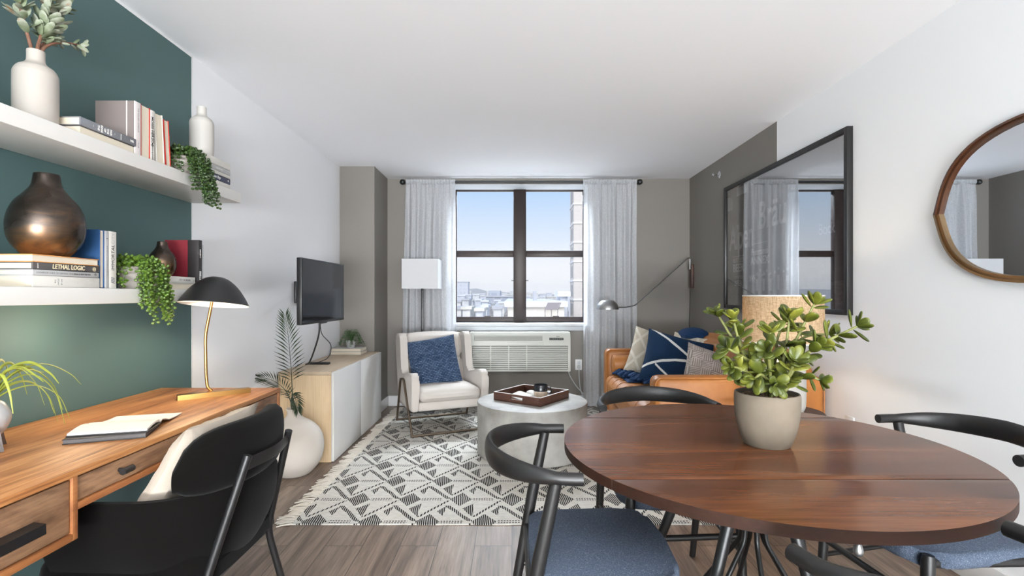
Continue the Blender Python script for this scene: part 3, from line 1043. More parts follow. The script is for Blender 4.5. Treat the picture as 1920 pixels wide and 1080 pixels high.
# rows of houses, far to near; every house is its own object
rows = [(540, 546, 552, 855, 1070, 15, 'distant pale low-rise block on the hazy skyline', 'distant blocks on the skyline', 1.0),
        (360, 553, 559, 855, 1070, 14, 'small pale building in the hazy middle of the city', 'small pale buildings in the middle of the city', 1.0),
        (220, 562, 571, 852, 960, 9, 'pale flat-roofed house below the hill beyond the left pane', 'pale houses beyond the left pane', 1.1),
        (130, 574, 585, 852, 950, 8, 'nearer cream house with a flat white roof beyond the left pane', 'cream houses beyond the left pane', 1.2)]
for (Y, t0, t1, xa, xb, n, lab, grp, wf) in rows:
    step = (xb - xa) / n
    for i in range(n):
        for _ in range(25):
            yy = Y * rnd.uniform(0.93, 1.1)
            p0 = xa + i * step + rnd.uniform(-0.1, 0.3) * step
            w = step * rnd.uniform(0.55, 1.0) * wf * yy / 950
            x0 = px2x(p0, yy)
            d = rnd.uniform(8, 16)
            if room_for(x0, x0 + w, yy, yy + d):
                block('house', lab, x0, x0 + w, yy, yy + d, py2z(rnd.uniform(t0, t1), yy), mats_[rnd.randrange(3)], grp, roof=rnd.choice([M['roof_white'], M['roof_white'], M['roof_grey'], M['roof_cream']]))
                break
# bare trees between them
def tree_bm(rd, hgt, seed):
    b = NB()
    r = bmesh.ops.create_icosphere(b, subdivisions=3, radius=1.0)
    for v in r['verts']:
        q = noise.noise(v.co * 2.2 + Vector((seed, 0, 0))) * 0.35 + noise.noise(v.co * 5 + Vector((0, seed, 0))) * 0.22
        v.co = v.co * (1 + q) * 0.8
        v.co = Vector((v.co.x * rd, v.co.y * rd, v.co.z * hgt * 0.45 + hgt * 0.55))
    return b
for (Y, ya, yb, n, xa, xb) in ((470, 551, 556, 16, 850, 1072), (300, 560, 567, 16, 852, 1070), (170, 572, 584, 12, 850, 960), (112, 588, 598, 9, 850, 945)):
    for i in range(n):
        for _ in range(25):
            yy = Y * rnd.uniform(0.86, 1.14)
            px = xa + (xb - xa) * (i + rnd.random()) / n
            hgt = max(3, py2z(rnd.uniform(ya, yb), yy) - GZ)
            rd_ = yy * rnd.uniform(0.007, 0.011)
            cx = px2x(px, yy)
            if not room_for(cx - rd_, cx + rd_, yy - rd_, yy + rd_, 0.3):
                continue
            tr = thing('bare_tree', {470: 'bare winter tree on the far hazy ridge', 300: 'bare winter tree in the middle of the city', 170: 'bare winter tree among the houses beyond the left pane', 112: 'nearer bare winter tree low in the left pane'}[Y], 'tree', (cx, yy, GZ), 0, {470: 'bare trees on the ridge', 300: 'bare trees in mid city', 170: 'bare trees among the houses', 112: 'nearer bare trees'}[Y])
            part('crown', tree_bm(rd_, hgt, rnd.uniform(0, 50)), M['bare_trees'], tr)
            b = NB(); add_tube(b, [(0, 0, 0), (0, 0, hgt * 0.4)], 0.35, 6); part('trunk', b, M['bark'], tr)
            break
b = NB()
N_ = 60
pts = [(-420 + 900 * i / N_, 26 + 5 * noise.noise(Vector((i * 0.21, 3, 1))) + (5 if i < 26 else 0)) for i in range(N_ + 1)]
add_prism(b, [(-420, 0)] + pts + [(480, 0)], 60, frame((0, 640, GZ), (1, 0, 0), (0, 0, 1), (0, 1, 0)))
o = struct('ground_hills', b, M['hill'], flat=True)
# winter haze over the city
bm = NB(); add_box(bm, (-420, 24, GZ + 0.2), (480, 620, 14))
hz = NT('winter_haze')
hz.t.nodes.remove(hz.p)
vs_ = hz.n('ShaderNodeVolumeScatter', Density=0.0012)
vs_.inputs['Color'].default_value = (1.0, 0.99, 0.99, 1)
vs_.inputs['Anisotropy'].default_value = -0.35
hz.t.links.new(vs_.outputs[0], hz.out.inputs['Volume'])
hzo = part('haze', bm, hz.m, flat=True); hzo['kind'] = 'stuff'; tag(hzo, 'pale winter haze hanging over the distant city', 'haze')
# ------------------------------------------------------------------ left wall: shelves
SX0, SX1 = XL, -1.443
for (z0, z1, lab) in ((1.697, 1.751, 'upper white floating shelf on the dark green wall'), (1.177, 1.2315, 'lower white floating shelf just above the desk lamp')):
    bm = NB(); add_box(bm, (0, 0, 0), (SX1 - SX0, 4.0 - 1.30, z1 - z0), 0.002)
    solo('wall_shelf', bm, M['white_lacquer'], lab, 'shelf', (SX0, 0.0 - 0.002, z0))
UZ, LZ = 1.751, 1.2315

# ------------------------------------------------------------------ books
def spine_matrix(o, mode):
    """mode 'h': text runs along +y on a face looking +x; 'down'/'up': along -z / +z."""
    if mode == 'h':
        return frame(o, (0, 1, 0), (0, 0, 1), (1, 0, 0))
    if mode == 'down':
        return frame(o, (0, 0, -1), (0, 1, 0), (1, 0, 0))
    return frame(o, (0, 0, 1), (0, -1, 0), (1, 0, 0))
def book(label, loc, L, D, Tk, cover, pages=None, lying=True, spine_front=True, rotz=0.0, lean=0.0, texts=(), group=None, band=None, hard=True):
    """Lying book: length L along y, depth D along -x, thickness Tk up; loc = front left bottom corner.
    Standing book: height L up, depth D along -x, thickness Tk along y. spine_front: the spine looks into the room (+x)."""
    e = thing('book', label, 'book', loc, rotz, group)
    if lean:
        e.rotation_euler[0] = lean
    c = 0.0025 if hard else 0.0012
    pgm = pages or M['paper']
    over = 0.003 if hard else 0.0
    cv = NB()
    if lying:
        add_box(cv, (-D, 0, 0), (0, L, c), 0.0006, 1)
        add_box(cv, (-D, 0, Tk - c), (0, L, Tk), 0.0006, 1)
        xs = (-0.004, 0.0) if spine_front else (-D, -D + 0.004)
        add_box(cv, (xs[0], 0, 0.0005), (xs[1] + (0.002 if spine_front else 0), L, Tk - 0.0005), 0.0018)
        pg = NB()
        pa, pb = (-D + over, -0.003) if spine_front else (-D + 0.003, -over)
        add_box(pg, (pa, over, c), (pb, L - over, Tk - c), 0.0004, 1)
    else:
        add_box(cv, (-D, 0, 0), (0, c, L), 0.0006, 1)
        add_box(cv, (-D, Tk - c, 0), (0, Tk, L), 0.0006, 1)
        xs = (-0.004, 0.0) if spine_front else (-D, -D + 0.004)
        add_box(cv, (xs[0], 0.0004, 0), (xs[1] + (0.002 if spine_front else 0), Tk - 0.0004, L), 0.0018)
        pg = NB()
        pa, pb = (-D + over, -0.003) if spine_front else (-D + 0.003, -over)
        add_box(pg, (pa, c, over), (pb, Tk - c, L - over), 0.0004, 1)
    part('cover', cv, cover, e)
    part('pages', pg, pgm, e)
    if band:
        b = NB()
        for args in band[1:]:
            add_box(b, *args)
        part('cover_band', b, band[0], e)
    for (s, size, pos, mode, m, kw) in texts:
        part('lettering', text_bm(s, size, spine_matrix((0.0030 if band else 0.0022, pos[0], pos[1]), mode), **kw), m, e, flat=True)
    return e
XB = -1.462
# upper shelf, lying pair beside the white vase
book('cream book with dark cover edges lying under a grey book on the upper shelf', (XB, 1.715, UZ), 0.252, 0.165, 0.032, M['charcoal_cover'], spine_front=False, pages=M['paper'])
book('slate grey book with white lettering lying on the cream book on the upper shelf', (XB + 0.002, 1.712, UZ + 0.032), 0.255, 0.165, 0.029, M['slate_cover'],
     texts=[('THE', 0.010, (0.075, 0.0145), 'down', M['white_ink'], dict(bold=.0004)), ('KING', 0.0105, (0.089, 0.0145), 'down', M['white_ink'], dict(bold=.0004)), ('OF', 0.010, (0.103, 0.0145), 'down', M['white_ink'], dict(bold=.0004)), ('THE', 0.010, (0.116, 0.0145), 'down', M['white_ink'], dict(bold=.0004)), ('FAIR', 0.0105, (0.130, 0.0145), 'down', M['white_ink'], dict(bold=.0004)),
            ('....', 0.008, (0.055, 0.0145), 'down', M['white_ink'], {}), ('....', 0.008, (0.150, 0.0145), 'down', M['white_ink'], {}), ('Novels', 0.0075, (0.178, 0.0145), 'down', M['white_ink'], {}), ('M&', 0.012, (0.232, 0.0145), 'h', M['white_ink'], dict(bold=.0004))])
# upper shelf, standing row
book('thick grey cloth book with a pale lettered spine standing on the upper shelf', (XB - 0.002, 1.962, UZ), 0.210, 0.150, 0.033, M['grey_cover'], lying=False,
     band=(M['lilac_cover'], ((-0.006, 0.0004, 0.0), (0.0028, 0.0326, 0.210), 0.001), ((-0.030, -0.0006, 0.0), (-0.026, 0.0002, 0.210))),
     texts=[('THE GOLDEN HARBOUR', 0.0085, (0.019, 0.140), 'down', M['grey_ink'], {}), ('J. MILLER', 0.0075, (0.019, 0.045), 'down', M['grey_ink'], {})])
book('red hardback with its cream page edges turned out on the upper shelf', (XB, 1.997, UZ), 0.211, 0.148, 0.050, M['red_cover'], lying=False, spine_front=False)
book('white paperback lettered in black down its spine on the upper shelf', (XB, 2.049, UZ), 0.207, 0.140, 0.022, M['white_cover'], lying=False,
     texts=[('MOSES HERZOG', 0.0165, (0.0075, 0.120), 'down', M['ink'], dict(bold=.0004)), ('A NOVEL STORY', 0.007, (0.0165, 0.10), 'down', M['ink'], {}), ('BENSON & KNIGHT', 0.0085, (0.008, 0.035), 'down', M['ink'], {})])
book('cream book leaning with its page edges out beside the white paperback', (XB, 2.088, UZ), 0.205, 0.142, 0.046, M['white_cover'], lying=False, spine_front=False, lean=R(4))
book('thin red book leaning at the end of the upper row beside the trailing plant', (XB, 2.143, UZ), 0.196, 0.140, 0.030, M['red_cover'], lying=False, spine_front=False, lean=R(4.5))
# upper shelf, stack under the small grey bottle
zz = UZ
for (tk, cov, lab, tx) in ((0.026, M['white_cover'], 'white book at the bottom of the stack under the grey bottle vase', []),
                           (0.029, M['navy_cover'], 'dark navy book with white script in the stack under the grey bottle vase', [('Madison Bay', 0.020, (0.075, 0.015), 'h', M['white_ink'], dict(shear=0.35, bold=.0003)), ('M', 0.012, (0.195, 0.015), 'h', M['white_ink'], dict(bold=.0006))]),
                           (0.018, M['white_cover'], 'thin pale book lying on the dark navy book on the upper shelf', []),
                           (0.026, M['silver_cover'], 'pale grey book second from the top of the stack under the grey bottle vase', [('Coastal Living', 0.010, (0.115, 0.013), 'h', M['white_ink'], {})]),
                           (0.035, M['white_cover'], 'thick white book topmost of the stack under the grey bottle vase', [])):
    book(lab, (XB + 0.004, 2.405, zz), 0.215, 0.155, tk - 0.0006, cov, texts=tx)
    zz += tk
STACK_TOP = zz
# lower shelf, stack under the big bronze vase
zz = LZ
for (tk, L, cov, lab, tx, sf) in ((0.0365, 0.250, M['white_cover'], 'thick white book at the bottom of the stack under the big bronze vase', [('THE', 0.006, (0.075, 0.020), 'down', M['grey_ink'], {}), ('STORY', 0.007, (0.086, 0.018), 'down', M['grey_ink'], {}), ('OF US', 0.007, (0.098, 0.018), 'down', M['grey_ink'], {}), ('.', 0.01, (0.16, 0.018), 'h', M['grey_ink'], {})], True),
                              (0.0185, 0.247, M['silver_cover'], 'thin silver grey book under the charcoal lettered book on the lower shelf', [('A COMPLETE GUIDE TO ORIGINAL DESIGN', 0.0072, (0.080, 0.009), 'h', M['grey_ink'], {}), ('BRIAN & DREW BROWN', 0.006, (0.178, 0.009), 'h', M['ink'], {}), ('*', 0.016, (0.232, 0.007), 'h', M['ink'], dict(bold=.001))], True),
                              (0.0225, 0.250, M['charcoal_cover'], 'charcoal book lettered LETHAL LOGIC in the stack under the big bronze vase', [('LETHAL LOGIC', 0.0205, (0.126, 0.0112), 'h', M['gold_ink'], dict(bold=.0005, shear=0.1, sx=0.88)), ('JUDGE', 0.0052, (0.016, 0.0112), 'down', M['white_ink'], {}), ('@', 0.015, (0.226, 0.0112), 'h', M['gold_ink'], {})], True),
                              (0.0245, 0.250, M['orange_cover'], 'orange edged book with its pages out topmost under the big bronze vase', [], False)):
    book(lab, (XB + 0.002, 1.542, zz), L, 0.165, tk - 0.0006, cov, texts=tx, spine_front=sf)
    zz += tk
LOW_TOP = zz
book('blue hardback standing with its pages out behind the big bronze vase', (XB, 1.797, LZ), 0.209, 0.150, 0.020, M['blue_cover'], lying=False, spine_front=False)
book('thin silver paperback standing between the blue book and the white book', (XB, 1.8185, LZ), 0.207, 0.140, 0.017, M['silver_cover'], lying=False, texts=[('A FIELD GUIDE TO THE OTHER SIDE', 0.0065, (0.009, 0.10), 'up', M['grey_ink'], {}), ('R', 0.008, (0.009, 0.18), 'up', M['ink'], {})])
book('white paperback lettered IMMORTAL CITY standing on the lower shelf', (XB, 1.837, LZ), 0.208, 0.140, 0.034, M['white_cover'], lying=False, texts=[('IMMORTAL', 0.0185, (0.017, 0.112), 'up', M['ink'], dict(shear=0.1, sx=1.02)), ('CITY', 0.0185, (0.017, 0.182), 'up', M['silver_cover'], {}), ('////', 0.020, (0.017, 0.030), 'up', M['grey_ink'], dict(bold=.001))])
# lower shelf, right hand group
book('cream book lying flat at the bottom under the small bronze vase', (XB + 0.004, 2.085, LZ), 0.260, 0.165, 0.0285, M['white_cover'], spine_front=False, pages=M['paper'])
book('white paperback with grey spine lettering lying under the small bronze vase', (XB + 0.004, 2.083, LZ + 0.0288), 0.246, 0.160, 0.0285, M['white_cover'], texts=[('CITY OF BONES', 0.011, (0.172, 0.014), 'h', M['grey_ink'], dict(bold=.0003)), ('o', 0.012, (0.235, 0.013), 'h', M['grey_ink'], {})])
book('maroon book with a black spine standing at the right end of the lower shelf', (XB + 0.004, 2.353, LZ), 0.232, 0.155, 0.026, M['maroon_cover'], lying=False,
     band=(M['black_cover'], ((-0.048, -0.0008, -0.0002 + 0.0004), (0.0026, 0.0268, 0.2324), 0.001),),
     texts=[('MASTERS', 0.016, (0.013, 0.055), 'up', M['white_ink'], dict(bold=.0005)), ('A HISTORY', 0.008, (0.013, 0.17), 'up', M['white_ink'], dict(bold=.0003))])
bm = NB(); add_box(bm, (0, 0, 0), (0.14, 0.012, 0.215), 0.002); e = solo('acrylic_frame', bm, M['acrylic'], 'clear acrylic photo block standing behind the maroon book on the lower shelf', 'photo frame', (-1.607, 2.398, LZ))
# ------------------------------------------------------------------ vases on the shelves
def bottle_bm(r, h, rn, hs):
    """Shouldered bottle: body radius r, height h, neck radius rn, shoulder at hs."""
    P = [(0, 0.004), (r * 0.80, 0.0), (r * 0.93, 0.003), (r * 0.97, 0.012), (r, h * 0.25), (r, hs * 0.82), (r * 0.97, hs * 0.92), (r * 0.82, hs), (rn * 1.55, hs + (h - hs) * 0.14), (rn * 1.08, hs + (h - hs) * 0.34), (rn, hs + (h - hs) * 0.62), (rn, h - 0.003), (rn - 0.002, h), (rn - 0.005, h - 0.002), (rn - 0.007, h - 0.03), (rn - 0.007, h * 0.5)]
    b = NB(); add_lathe(b, smooth_prof(P[:-2], 4) + P[-2:], 48)
    return b
solo('bottle_vase', bottle_bm(0.058, 0.256, 0.0235, 0.198), M['white_ceramic'], 'white ceramic bottle vase holding leafy branches on the upper shelf', 'vase', (-1.560, 1.660, UZ))
solo('bottle_vase', bottle_bm(0.0535, 0.250, 0.021, 0.190), M['grey_ceramic'], 'small pale grey bottle vase standing on a book stack on the upper shelf', 'vase', (-1.531, 2.500, STACK_TOP))
def bulb_vase(r, h, rn):
    P = [(0, 0.003), (r * 0.46, 0.0), (r * 0.66, h * 0.04), (r * 0.92, h * 0.18), (r, h * 0.35), (r * 0.95, h * 0.51), (r * 0.80, h * 0.65), (r * 0.58, h * 0.755), (rn * 1.18, h * 0.86), (rn, h * 0.995), (rn - 0.002, h), (rn - 0.004, h - 0.002)]
    b = NB(); add_lathe(b, smooth_prof(P, 6) + [(rn * 0.9, h * 0.86), (rn * 0.8, h * 0.6)], 56)
    return b
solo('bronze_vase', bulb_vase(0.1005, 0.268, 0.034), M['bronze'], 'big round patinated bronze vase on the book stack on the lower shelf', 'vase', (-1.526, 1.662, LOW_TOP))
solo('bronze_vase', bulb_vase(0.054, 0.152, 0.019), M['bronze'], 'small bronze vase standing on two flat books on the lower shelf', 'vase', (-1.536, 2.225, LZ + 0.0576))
# leafy branches in the white vase
def leafy_branch(label, base, pts, leaves, seed, tipless=False, lsize=0.05):
    rd = random.Random(seed)
    e = thing('leafy_branch', label, 'branch', base, 0, 'leafy branches in the white vase')
    sp = smooth_path(pts, 6)
    b = NB(); add_tube(b, sp, [0.0068 - 0.0042 * i / (len(sp) - 1) for i in range(len(sp))], 8); part('stem', b, M['branch_stem'], e)
    b = NB()
    n = len(sp)
    for (t0, cnt) in leaves:
        for k in range(cnt):
            t = min(0.999, t0 + rd.uniform(-0.03, 0.03))
            i = min(n - 2, int(t * (n - 1)))
            p = sp[i]
            d = (sp[i + 1] - sp[i]).normalized()
            a = k * 2.4 + rd.uniform(0, 1.2)
            s = d.cross(Vector((1, 0.3, 0.2))).normalized()
            u = d.cross(s)
            out = (s * math.cos(a) + u * math.sin(a)) * rd.uniform(0.6, 1.0) + d * rd.uniform(0.35, 1.0)
            L = lsize * rd.uniform(0.7, 1.15)
            add_ellip(b, leaf_matrix(p, out, d + Vector((0.1, 0, 0.3)), L, L * rd.uniform(0.34, 0.5), 0.0035), 8, 6, 0.12)
    part('leaves', b, M['branch_leaf'], e)
    return e
vb = (-1.560, 1.660, UZ + 0.245)
leafy_branch('leafy branch rising at the left of the white vase with reddish bark', vb, [(-0.003, -0.006, -0.10), (-0.004, -0.009, 0.0), (-0.008, -0.026, 0.07), (0.0, -0.062, 0.15), (0.0, -0.105, 0.26)], [(0.50, 3), (0.60, 7), (0.70, 8), (0.80, 9), (0.9, 9), (0.97, 9)], 3, lsize=0.056)
leafy_branch('leafy branch rising straight up from the middle of the white vase', vb, [(0.005, -0.002, -0.10), (0.005, -0.002, 0.0), (0.0, 0.018, 0.07), (0.0, 0.038, 0.13), (0.0, 0.055, 0.24)], [(0.48, 6), (0.55, 8), (0.62, 9), (0.70, 10), (0.78, 9), (0.88, 9), (0.96, 9)], 4, lsize=0.056)
leafy_branch('forked leafy branch leaning right out of the white vase', vb, [(0.004, 0.006, -0.10), (0.005, 0.009, 0.0), (0.006, 0.040, 0.050), (0.0, 0.115, 0.095), (0.0, 0.195, 0.120)], [(0.70, 4), (0.82, 2), (0.93, 5), (0.98, 6)], 5, lsize=0.036)
leafy_branch('bushy leafy branch standing behind the forked one in the white vase', vb, [(-0.006, 0.004, -0.10), (-0.007, 0.006, 0.0), (-0.010, 0.040, 0.055), (-0.012, 0.075, 0.12), (-0.014, 0.115, 0.24)], [(0.54, 6), (0.61, 8), (0.68, 10), (0.76, 10), (0.84, 9), (0.92, 9), (0.98, 8)], 6, lsize=0.054)
# trailing bead plants
def bead_plant(label, loc, pot_r, pot_h, strands, mat, seed, crown):
    rd = random.Random(seed)
    e = thing('trailing_plant', label, 'plant', loc)
    P = [(0, 0.003), (pot_r * 0.72, 0.0), (pot_r * 0.80, 0.004), (pot_r, pot_h - 0.002), (pot_r - 0.002, pot_h), (pot_r - 0.006, pot_h - 0.002), (pot_r - 0.008, pot_h - 0.014), (0, pot_h - 0.014)]
    b = NB(); add_lathe(b, P, 36); part('pot', b, M['white_ceramic'], e)
    bd, st = NB(), NB()
    def beads(path, size):
        n = len(path)
        for i in range(1, n):
            d = (path[i] - path[i - 1]).normalized()
            s = d.cross(Vector((1, 0.2, 0.1))).normalized()
            u = d.cross(s).normalized()
            for sg in (1, -1):
                a = i * 1.3 + (0 if sg > 0 else PI) + rd.uniform(-0.4, 0.4)
                o_ = s * math.cos(a) + u * math.sin(a)
                c = path[i] + o_ * size * 0.85 + d * rd.uniform(-.2, .2) * size
                add_ellip(bd, frame(c, o_ * size * 0.62, d * size * 0.52, o_.cross(d) * size * 0.52), 6, 4)
        add_tube(st, path, 0.0009, 4)
    for (dx, dy, drop, swing) in strands:
        out = math.hypot(dx, dy)
        pts = [Vector((dx * 0.15, dy * 0.15, pot_h - 0.01)), Vector((dx * 0.55, dy * 0.55, pot_h + 0.022 + rd.uniform(0, 0.02))), Vector((dx, dy, pot_h - 0.01 + rd.uniform(-0.01, 0.012)))]
        k = max(1, int(drop / 0.05))
        for j in range(1, k + 1):
            pts.append(Vector((dx + swing[0] * j / k + rd.uniform(-.005, .005), dy + swing[1] * j / k + rd.uniform(-.008, .008), pot_h - 0.01 - drop * j / k)))
        sp = smooth_path(pts, 8)
        # resample at even steps
        out_ = [sp[0]]
        acc = 0
        for a, c in zip(sp, sp[1:]):
            acc += (c - a).length
            if acc > 0.0112:
                out_.append(c); acc = 0
        beads(out_, 0.0115)
    for k in range(crown):
        a = rd.uniform(0, 2 * PI); q = pot_r * 1.05 * math.sqrt(rd.random())
        p = Vector((q * math.cos(a), q * math.sin(a), pot_h + rd.uniform(-0.004, 0.030)))
        add_ellip(bd, frame(p, (0.0072, 0, 0), (0, 0.0066, 0), (0, 0, 0.0066)), 6, 4)
    part('stems', st, M['small_leaf'], e)
    part('bead_leaves', bd, mat, e)
    return e
rs = random.Random(5)
st_low = []
for k in range(17):
    f = k / 16
    st_low.append((0.062 + rs.uniform(0, 0.03), -0.055 + 0.14 * f + rs.uniform(-.01, .01), rs.uniform(0.12, 0.24) if 0.2 < f < 0.9 else rs.uniform(0.10, 0.16), (0.004, 0.012 + 0.03 * f)))
st_low += [(0.045, -0.075, 0.075, (0.0, -0.03)), (0.020, -0.085, 0.06, (0.0, -0.02)), (0.07, 0.09, 0.20, (0.0, 0.045)), (0.075, 0.07, 0.22, (0, 0.035)), (-0.03, 0.06, 0.05, (0, 0.02)), (-0.04, -0.05, 0.05, (0, -0.02))]
bead_plant('bright green trailing bead plant in a white pot on the lower shelf', (-1.500, 1.995, LZ), 0.048, 0.088, st_low, M['green_leaf'], 9, 130)
st_up = []
for k in range(15):
    f = k / 14
    st_up.append((0.066 + rs.uniform(0, 0.03), -0.06 + 0.14 * f + rs.uniform(-.01, .01), rs.uniform(0.09, 0.17) if f < 0.35 else rs.uniform(0.12, 0.205), (0.004, 0.02 + 0.05 * f)))
st_up += [(0.03, -0.09, 0.06, (0, -0.01)), (0.02, 0.10, 0.05, (0, 0.02)), (0.06, 0.10, 0.10, (0, 0.05)), (-0.03, -0.05, 0.04, (0, -0.02)), (0.05, -0.085, 0.08, (0, 0.0))]
bead_plant('dark green trailing bead plant hanging over the upper shelf edge', (-1.497, 2.290, UZ), 0.050, 0.080, st_up, M['pearl_dark'], 10, 150)
# ------------------------------------------------------------------ desk
DX, DY0, DY1, DZ = -1.119, 0.99, 2.449, 0.760
desk = thing('desk', 'long oak writing desk with drawers against the dark green wall', 'desk', (DX, DY0, 0))
DL = DY1 - DY0
DD = 0.575                                   # depth to the wall
bm = NB(); add_box(bm, (-DD, 0, DZ - 0.019), (0, DL, DZ), 0.0015); part('desktop', bm, M['desk_top'], desk)
a0, a1 = 1.309 - DY0, 2.128 - DY0            # stiles between the drawers
bm = NB()
z_lo, z_mid, z_hi = 0.579, 0.653, DZ - 0.019
def fr(lo, hi): add_box(bm, lo, hi, 0.001)
for (y0, y1) in ((0, 0.018), (a0 - 0.016, a0), (a1, a1 + 0.016), (DL - 0.016, DL)):
    fr((-DD + 0.03, y0, z_lo), (-0.002, y1, z_hi))
for (y0, y1) in ((0, a0), (a1, DL)):
    fr((-DD + 0.03, y0, z_lo), (-0.0021, y1, z_lo + 0.018))
fr((-DD + 0.03, a0, z_mid), (-0.0021, a1, z_mid + 0.018))
fr((-DD + 0.03, 0, z_lo), (-DD + 0.045, DL, z_hi))
part('carcass', bm, M['desk_edge'], desk)
def drawer(y0, y1, z0, handles):
    b = NB(); add_box(b, (-0.40, y0 + 0.003, z0), (-0.008, y1 - 0.003, z_hi - 0.006), 0.0015)
    d = part('drawer', b, M['desk_front'], desk)
    for (kind, y, z) in handles:
        b = NB()
        if kind == 'pull':
            add_prism(b, [(0, 0), (0.030, -0.004), (0.031, -0.028), (0.027, -0.028), (0.026, -0.008), (0.0, -0.004)], 0.108, frame((-0.009, y + 0.054, z), (1, 0, 0), (0, 0, 1), (0, -1, 0)))
            part('handle', b, M['black_metal'], d)
        else:
            add_tube(b, [(-0.010, y, z), (0.010, y, z)], 0.006, 12)
            add_tube(b, [(0.016, y - 0.019, z), (0.016, y + 0.019, z)], 0.0095, 16)
            part('knob', b, M['black_metal'], d)
drawer(0.018, a0 - 0.016, z_lo + 0.021, [('pull', 0.150, 0.672)])
drawer(a0, a1, z_mid + 0.021, [('knob', 1.454 - DY0, 0.706), ('knob', 2.0 - DY0, 0.706)])
drawer(a1 + 0.016, DL - 0.016, z_lo + 0.021, [('pull', a1 + 0.166, 0.672)])
for (x0, x1) in ((-0.040, -0.010), (-DD + 0.045, -DD + 0.03)):
    for (y0, y1) in ((0.07, 0.05), (DL - 0.09, DL - 0.07)):
        b = NB(); add_tube(b, [(x0, y0, z_lo + 0.002), (x1, y1, 0.012)], [0.014, 0.009], 12); lg = part('leg', b, M['black_metal'], desk)
        b = NB(); add_lathe(b, [(0, 0), (0.011, 0), (0.012, 0.005), (0.010, 0.014), (0, 0.014)], 16, (x1, y1, 0)); part('foot_glide', b, M['chrome'], lg)

# ------------------------------------------------------------------ desk lamp
lp = Vector((-1.372, 2.262, DZ))
dl = thing('desk_lamp', 'brass desk lamp with a black bowl shade, switched on, on the desk', 'lamp', lp)
ang = math.atan2(0.18, 0.216)
bm = NB(); add_prism(bm, [(-0.024, 0), (0.026, 0), (0.024, 0.0215), (-0.014, 0.0215)], 0.282, frame((0.05 - 0.141 * math.cos(ang), -0.01 - 0.141 * math.sin(ang), 0), (math.sin(ang), -math.cos(ang), 0), (0, 0, 1), (math.cos(ang), math.sin(ang), 0)), bev=0.001)
part('base', bm, M['brass'], dl)
bm = NB()
stem = [Vector((0.030, 0.004, 0.018)), Vector((0.010, 0.004, 0.035)), Vector((0.004, 0.004, 0.09)), Vector((0.000, 0.004, 0.265)), Vector((0.028, 0.010, 0.425))]
add_tube(bm, round_path(stem, 0.04, 5), 0.0065, 14)
part('stem', bm, M['brass'], dl)
shM = Matrix.Translation((0.035, 0.012, 0.405)) @ Matrix.Rotation(R(-7.5), 4, 'X') @ Matrix.Rotation(R(1.5), 4, 'Y')
bm = NB()
prof = [(0.141, 0.0), (0.138, 0.006), (0.119, 0.040), (0.089, 0.081), (0.056, 0.110), (0.028, 0.123), (0.0, 0.126)]
add_lathe(bm, smooth_prof(prof, 5), 56, M=shM)
part('shade', bm, M['black_metal'], dl)
bm = NB()
add_lathe(bm, [(0.0, 0.121), (0.028, 0.118), (0.054, 0.105), (0.086, 0.077), (0.115, 0.037), (0.1395, -0.0008), (0.141, 0.0)], 56, M=shM)
part('shade_lining', bm, M['shade_inside'], dl)
bm = NB(); add_lathe(bm, [(0, 0.055), (0.030, 0.058), (0.040, 0.075), (0.030, 0.10), (0, 0.112)], 24, M=shM); part('bulb', bm, M['lamp_glow'], dl)
lamp('desk_lamp_light', 'SPOT', shM @ Vector((0, 0, 0.035)), (0, 0, 0), 10, (1.0, 0.80, 0.55), size=0.04, parent=dl, spot=(R(155), 0.4))
# a second desk lamp stands outside the frame at the near end of the desk
nl = lamp('near_desk_light', 'POINT', (-1.54, 1.80, 1.06), (0, 0, 0), 3.4, (1.0, 0.78, 0.54), size=0.10)

# ------------------------------------------------------------------ notebooks
rz = R(22)
nb = thing('notebook', 'closed black notebook lying under the open one on the desk', 'notebook', (-1.272, 1.618, DZ), rz)
bm = NB(); add_box(bm, (-0.105, -0.075, 0), (0.105, 0.075, 0.003), 0.001); add_box(bm, (-0.105, -0.075, 0.013), (0.105, 0.075, 0.016), 0.001); add_box(bm, (-0.105, 0.072, 0), (0.105, 0.075, 0.016), 0.001); part('cover', bm, M['black_cover'], nb)
bm = NB(); add_box(bm, (-0.103, -0.073, 0.003), (0.103, 0.072, 0.013)); part('pages', bm, M['charcoal_cover'], nb)
on = thing('open_notebook', 'open notebook with blank white pages lying over the black notebook', 'notebook', (-1.272, 1.640, DZ + 0.0165), R(17))
bm = NB()
add_box(bm, (-0.107, -0.080, 0), (0.107, 0.040, 0.0028), 0.001)
part('cover', bm, M['black_cover'], on)
def page_bm(pts, x0, x1, th):
    b = NB()
    n = len(pts)
    v = [[b.verts.new((x, y, z + dz)) for (y, z) in pts] for x in (x0, x1) for dz in (0, th)]
    for k in range(n - 1):
        b.faces.new((v[1][k], v[1][k + 1], v[3][k + 1], v[3][k]))
        b.faces.new((v[0][k], v[2][k], v[2][k + 1], v[0][k + 1]))
        b.faces.new((v[0][k], v[0][k + 1], v[1][k + 1], v[1][k]))
        b.faces.new((v[2][k], v[3][k], v[3][k + 1], v[2][k + 1]))
    b.faces.new((v[0][0], v[1][0], v[3][0], v[2][0]))
    b.faces.new((v[0][-1], v[2][-1], v[3][-1], v[1][-1]))
    return b
part('left_page', page_bm([(-0.078, 0.004), (-0.03, 0.010), (0.0, 0.0115), (0.025, 0.010), (0.037, 0.004)], -0.104, 0.104, 0.006), M['white_paper'], on)
part('right_page', page_bm([(0.040, 0.003), (0.055, 0.008), (0.085, 0.003), (0.12, -0.008), (0.20, -0.014), (0.255, -0.0155)], -0.104, 0.104, 0.003), M['white_paper'], on)

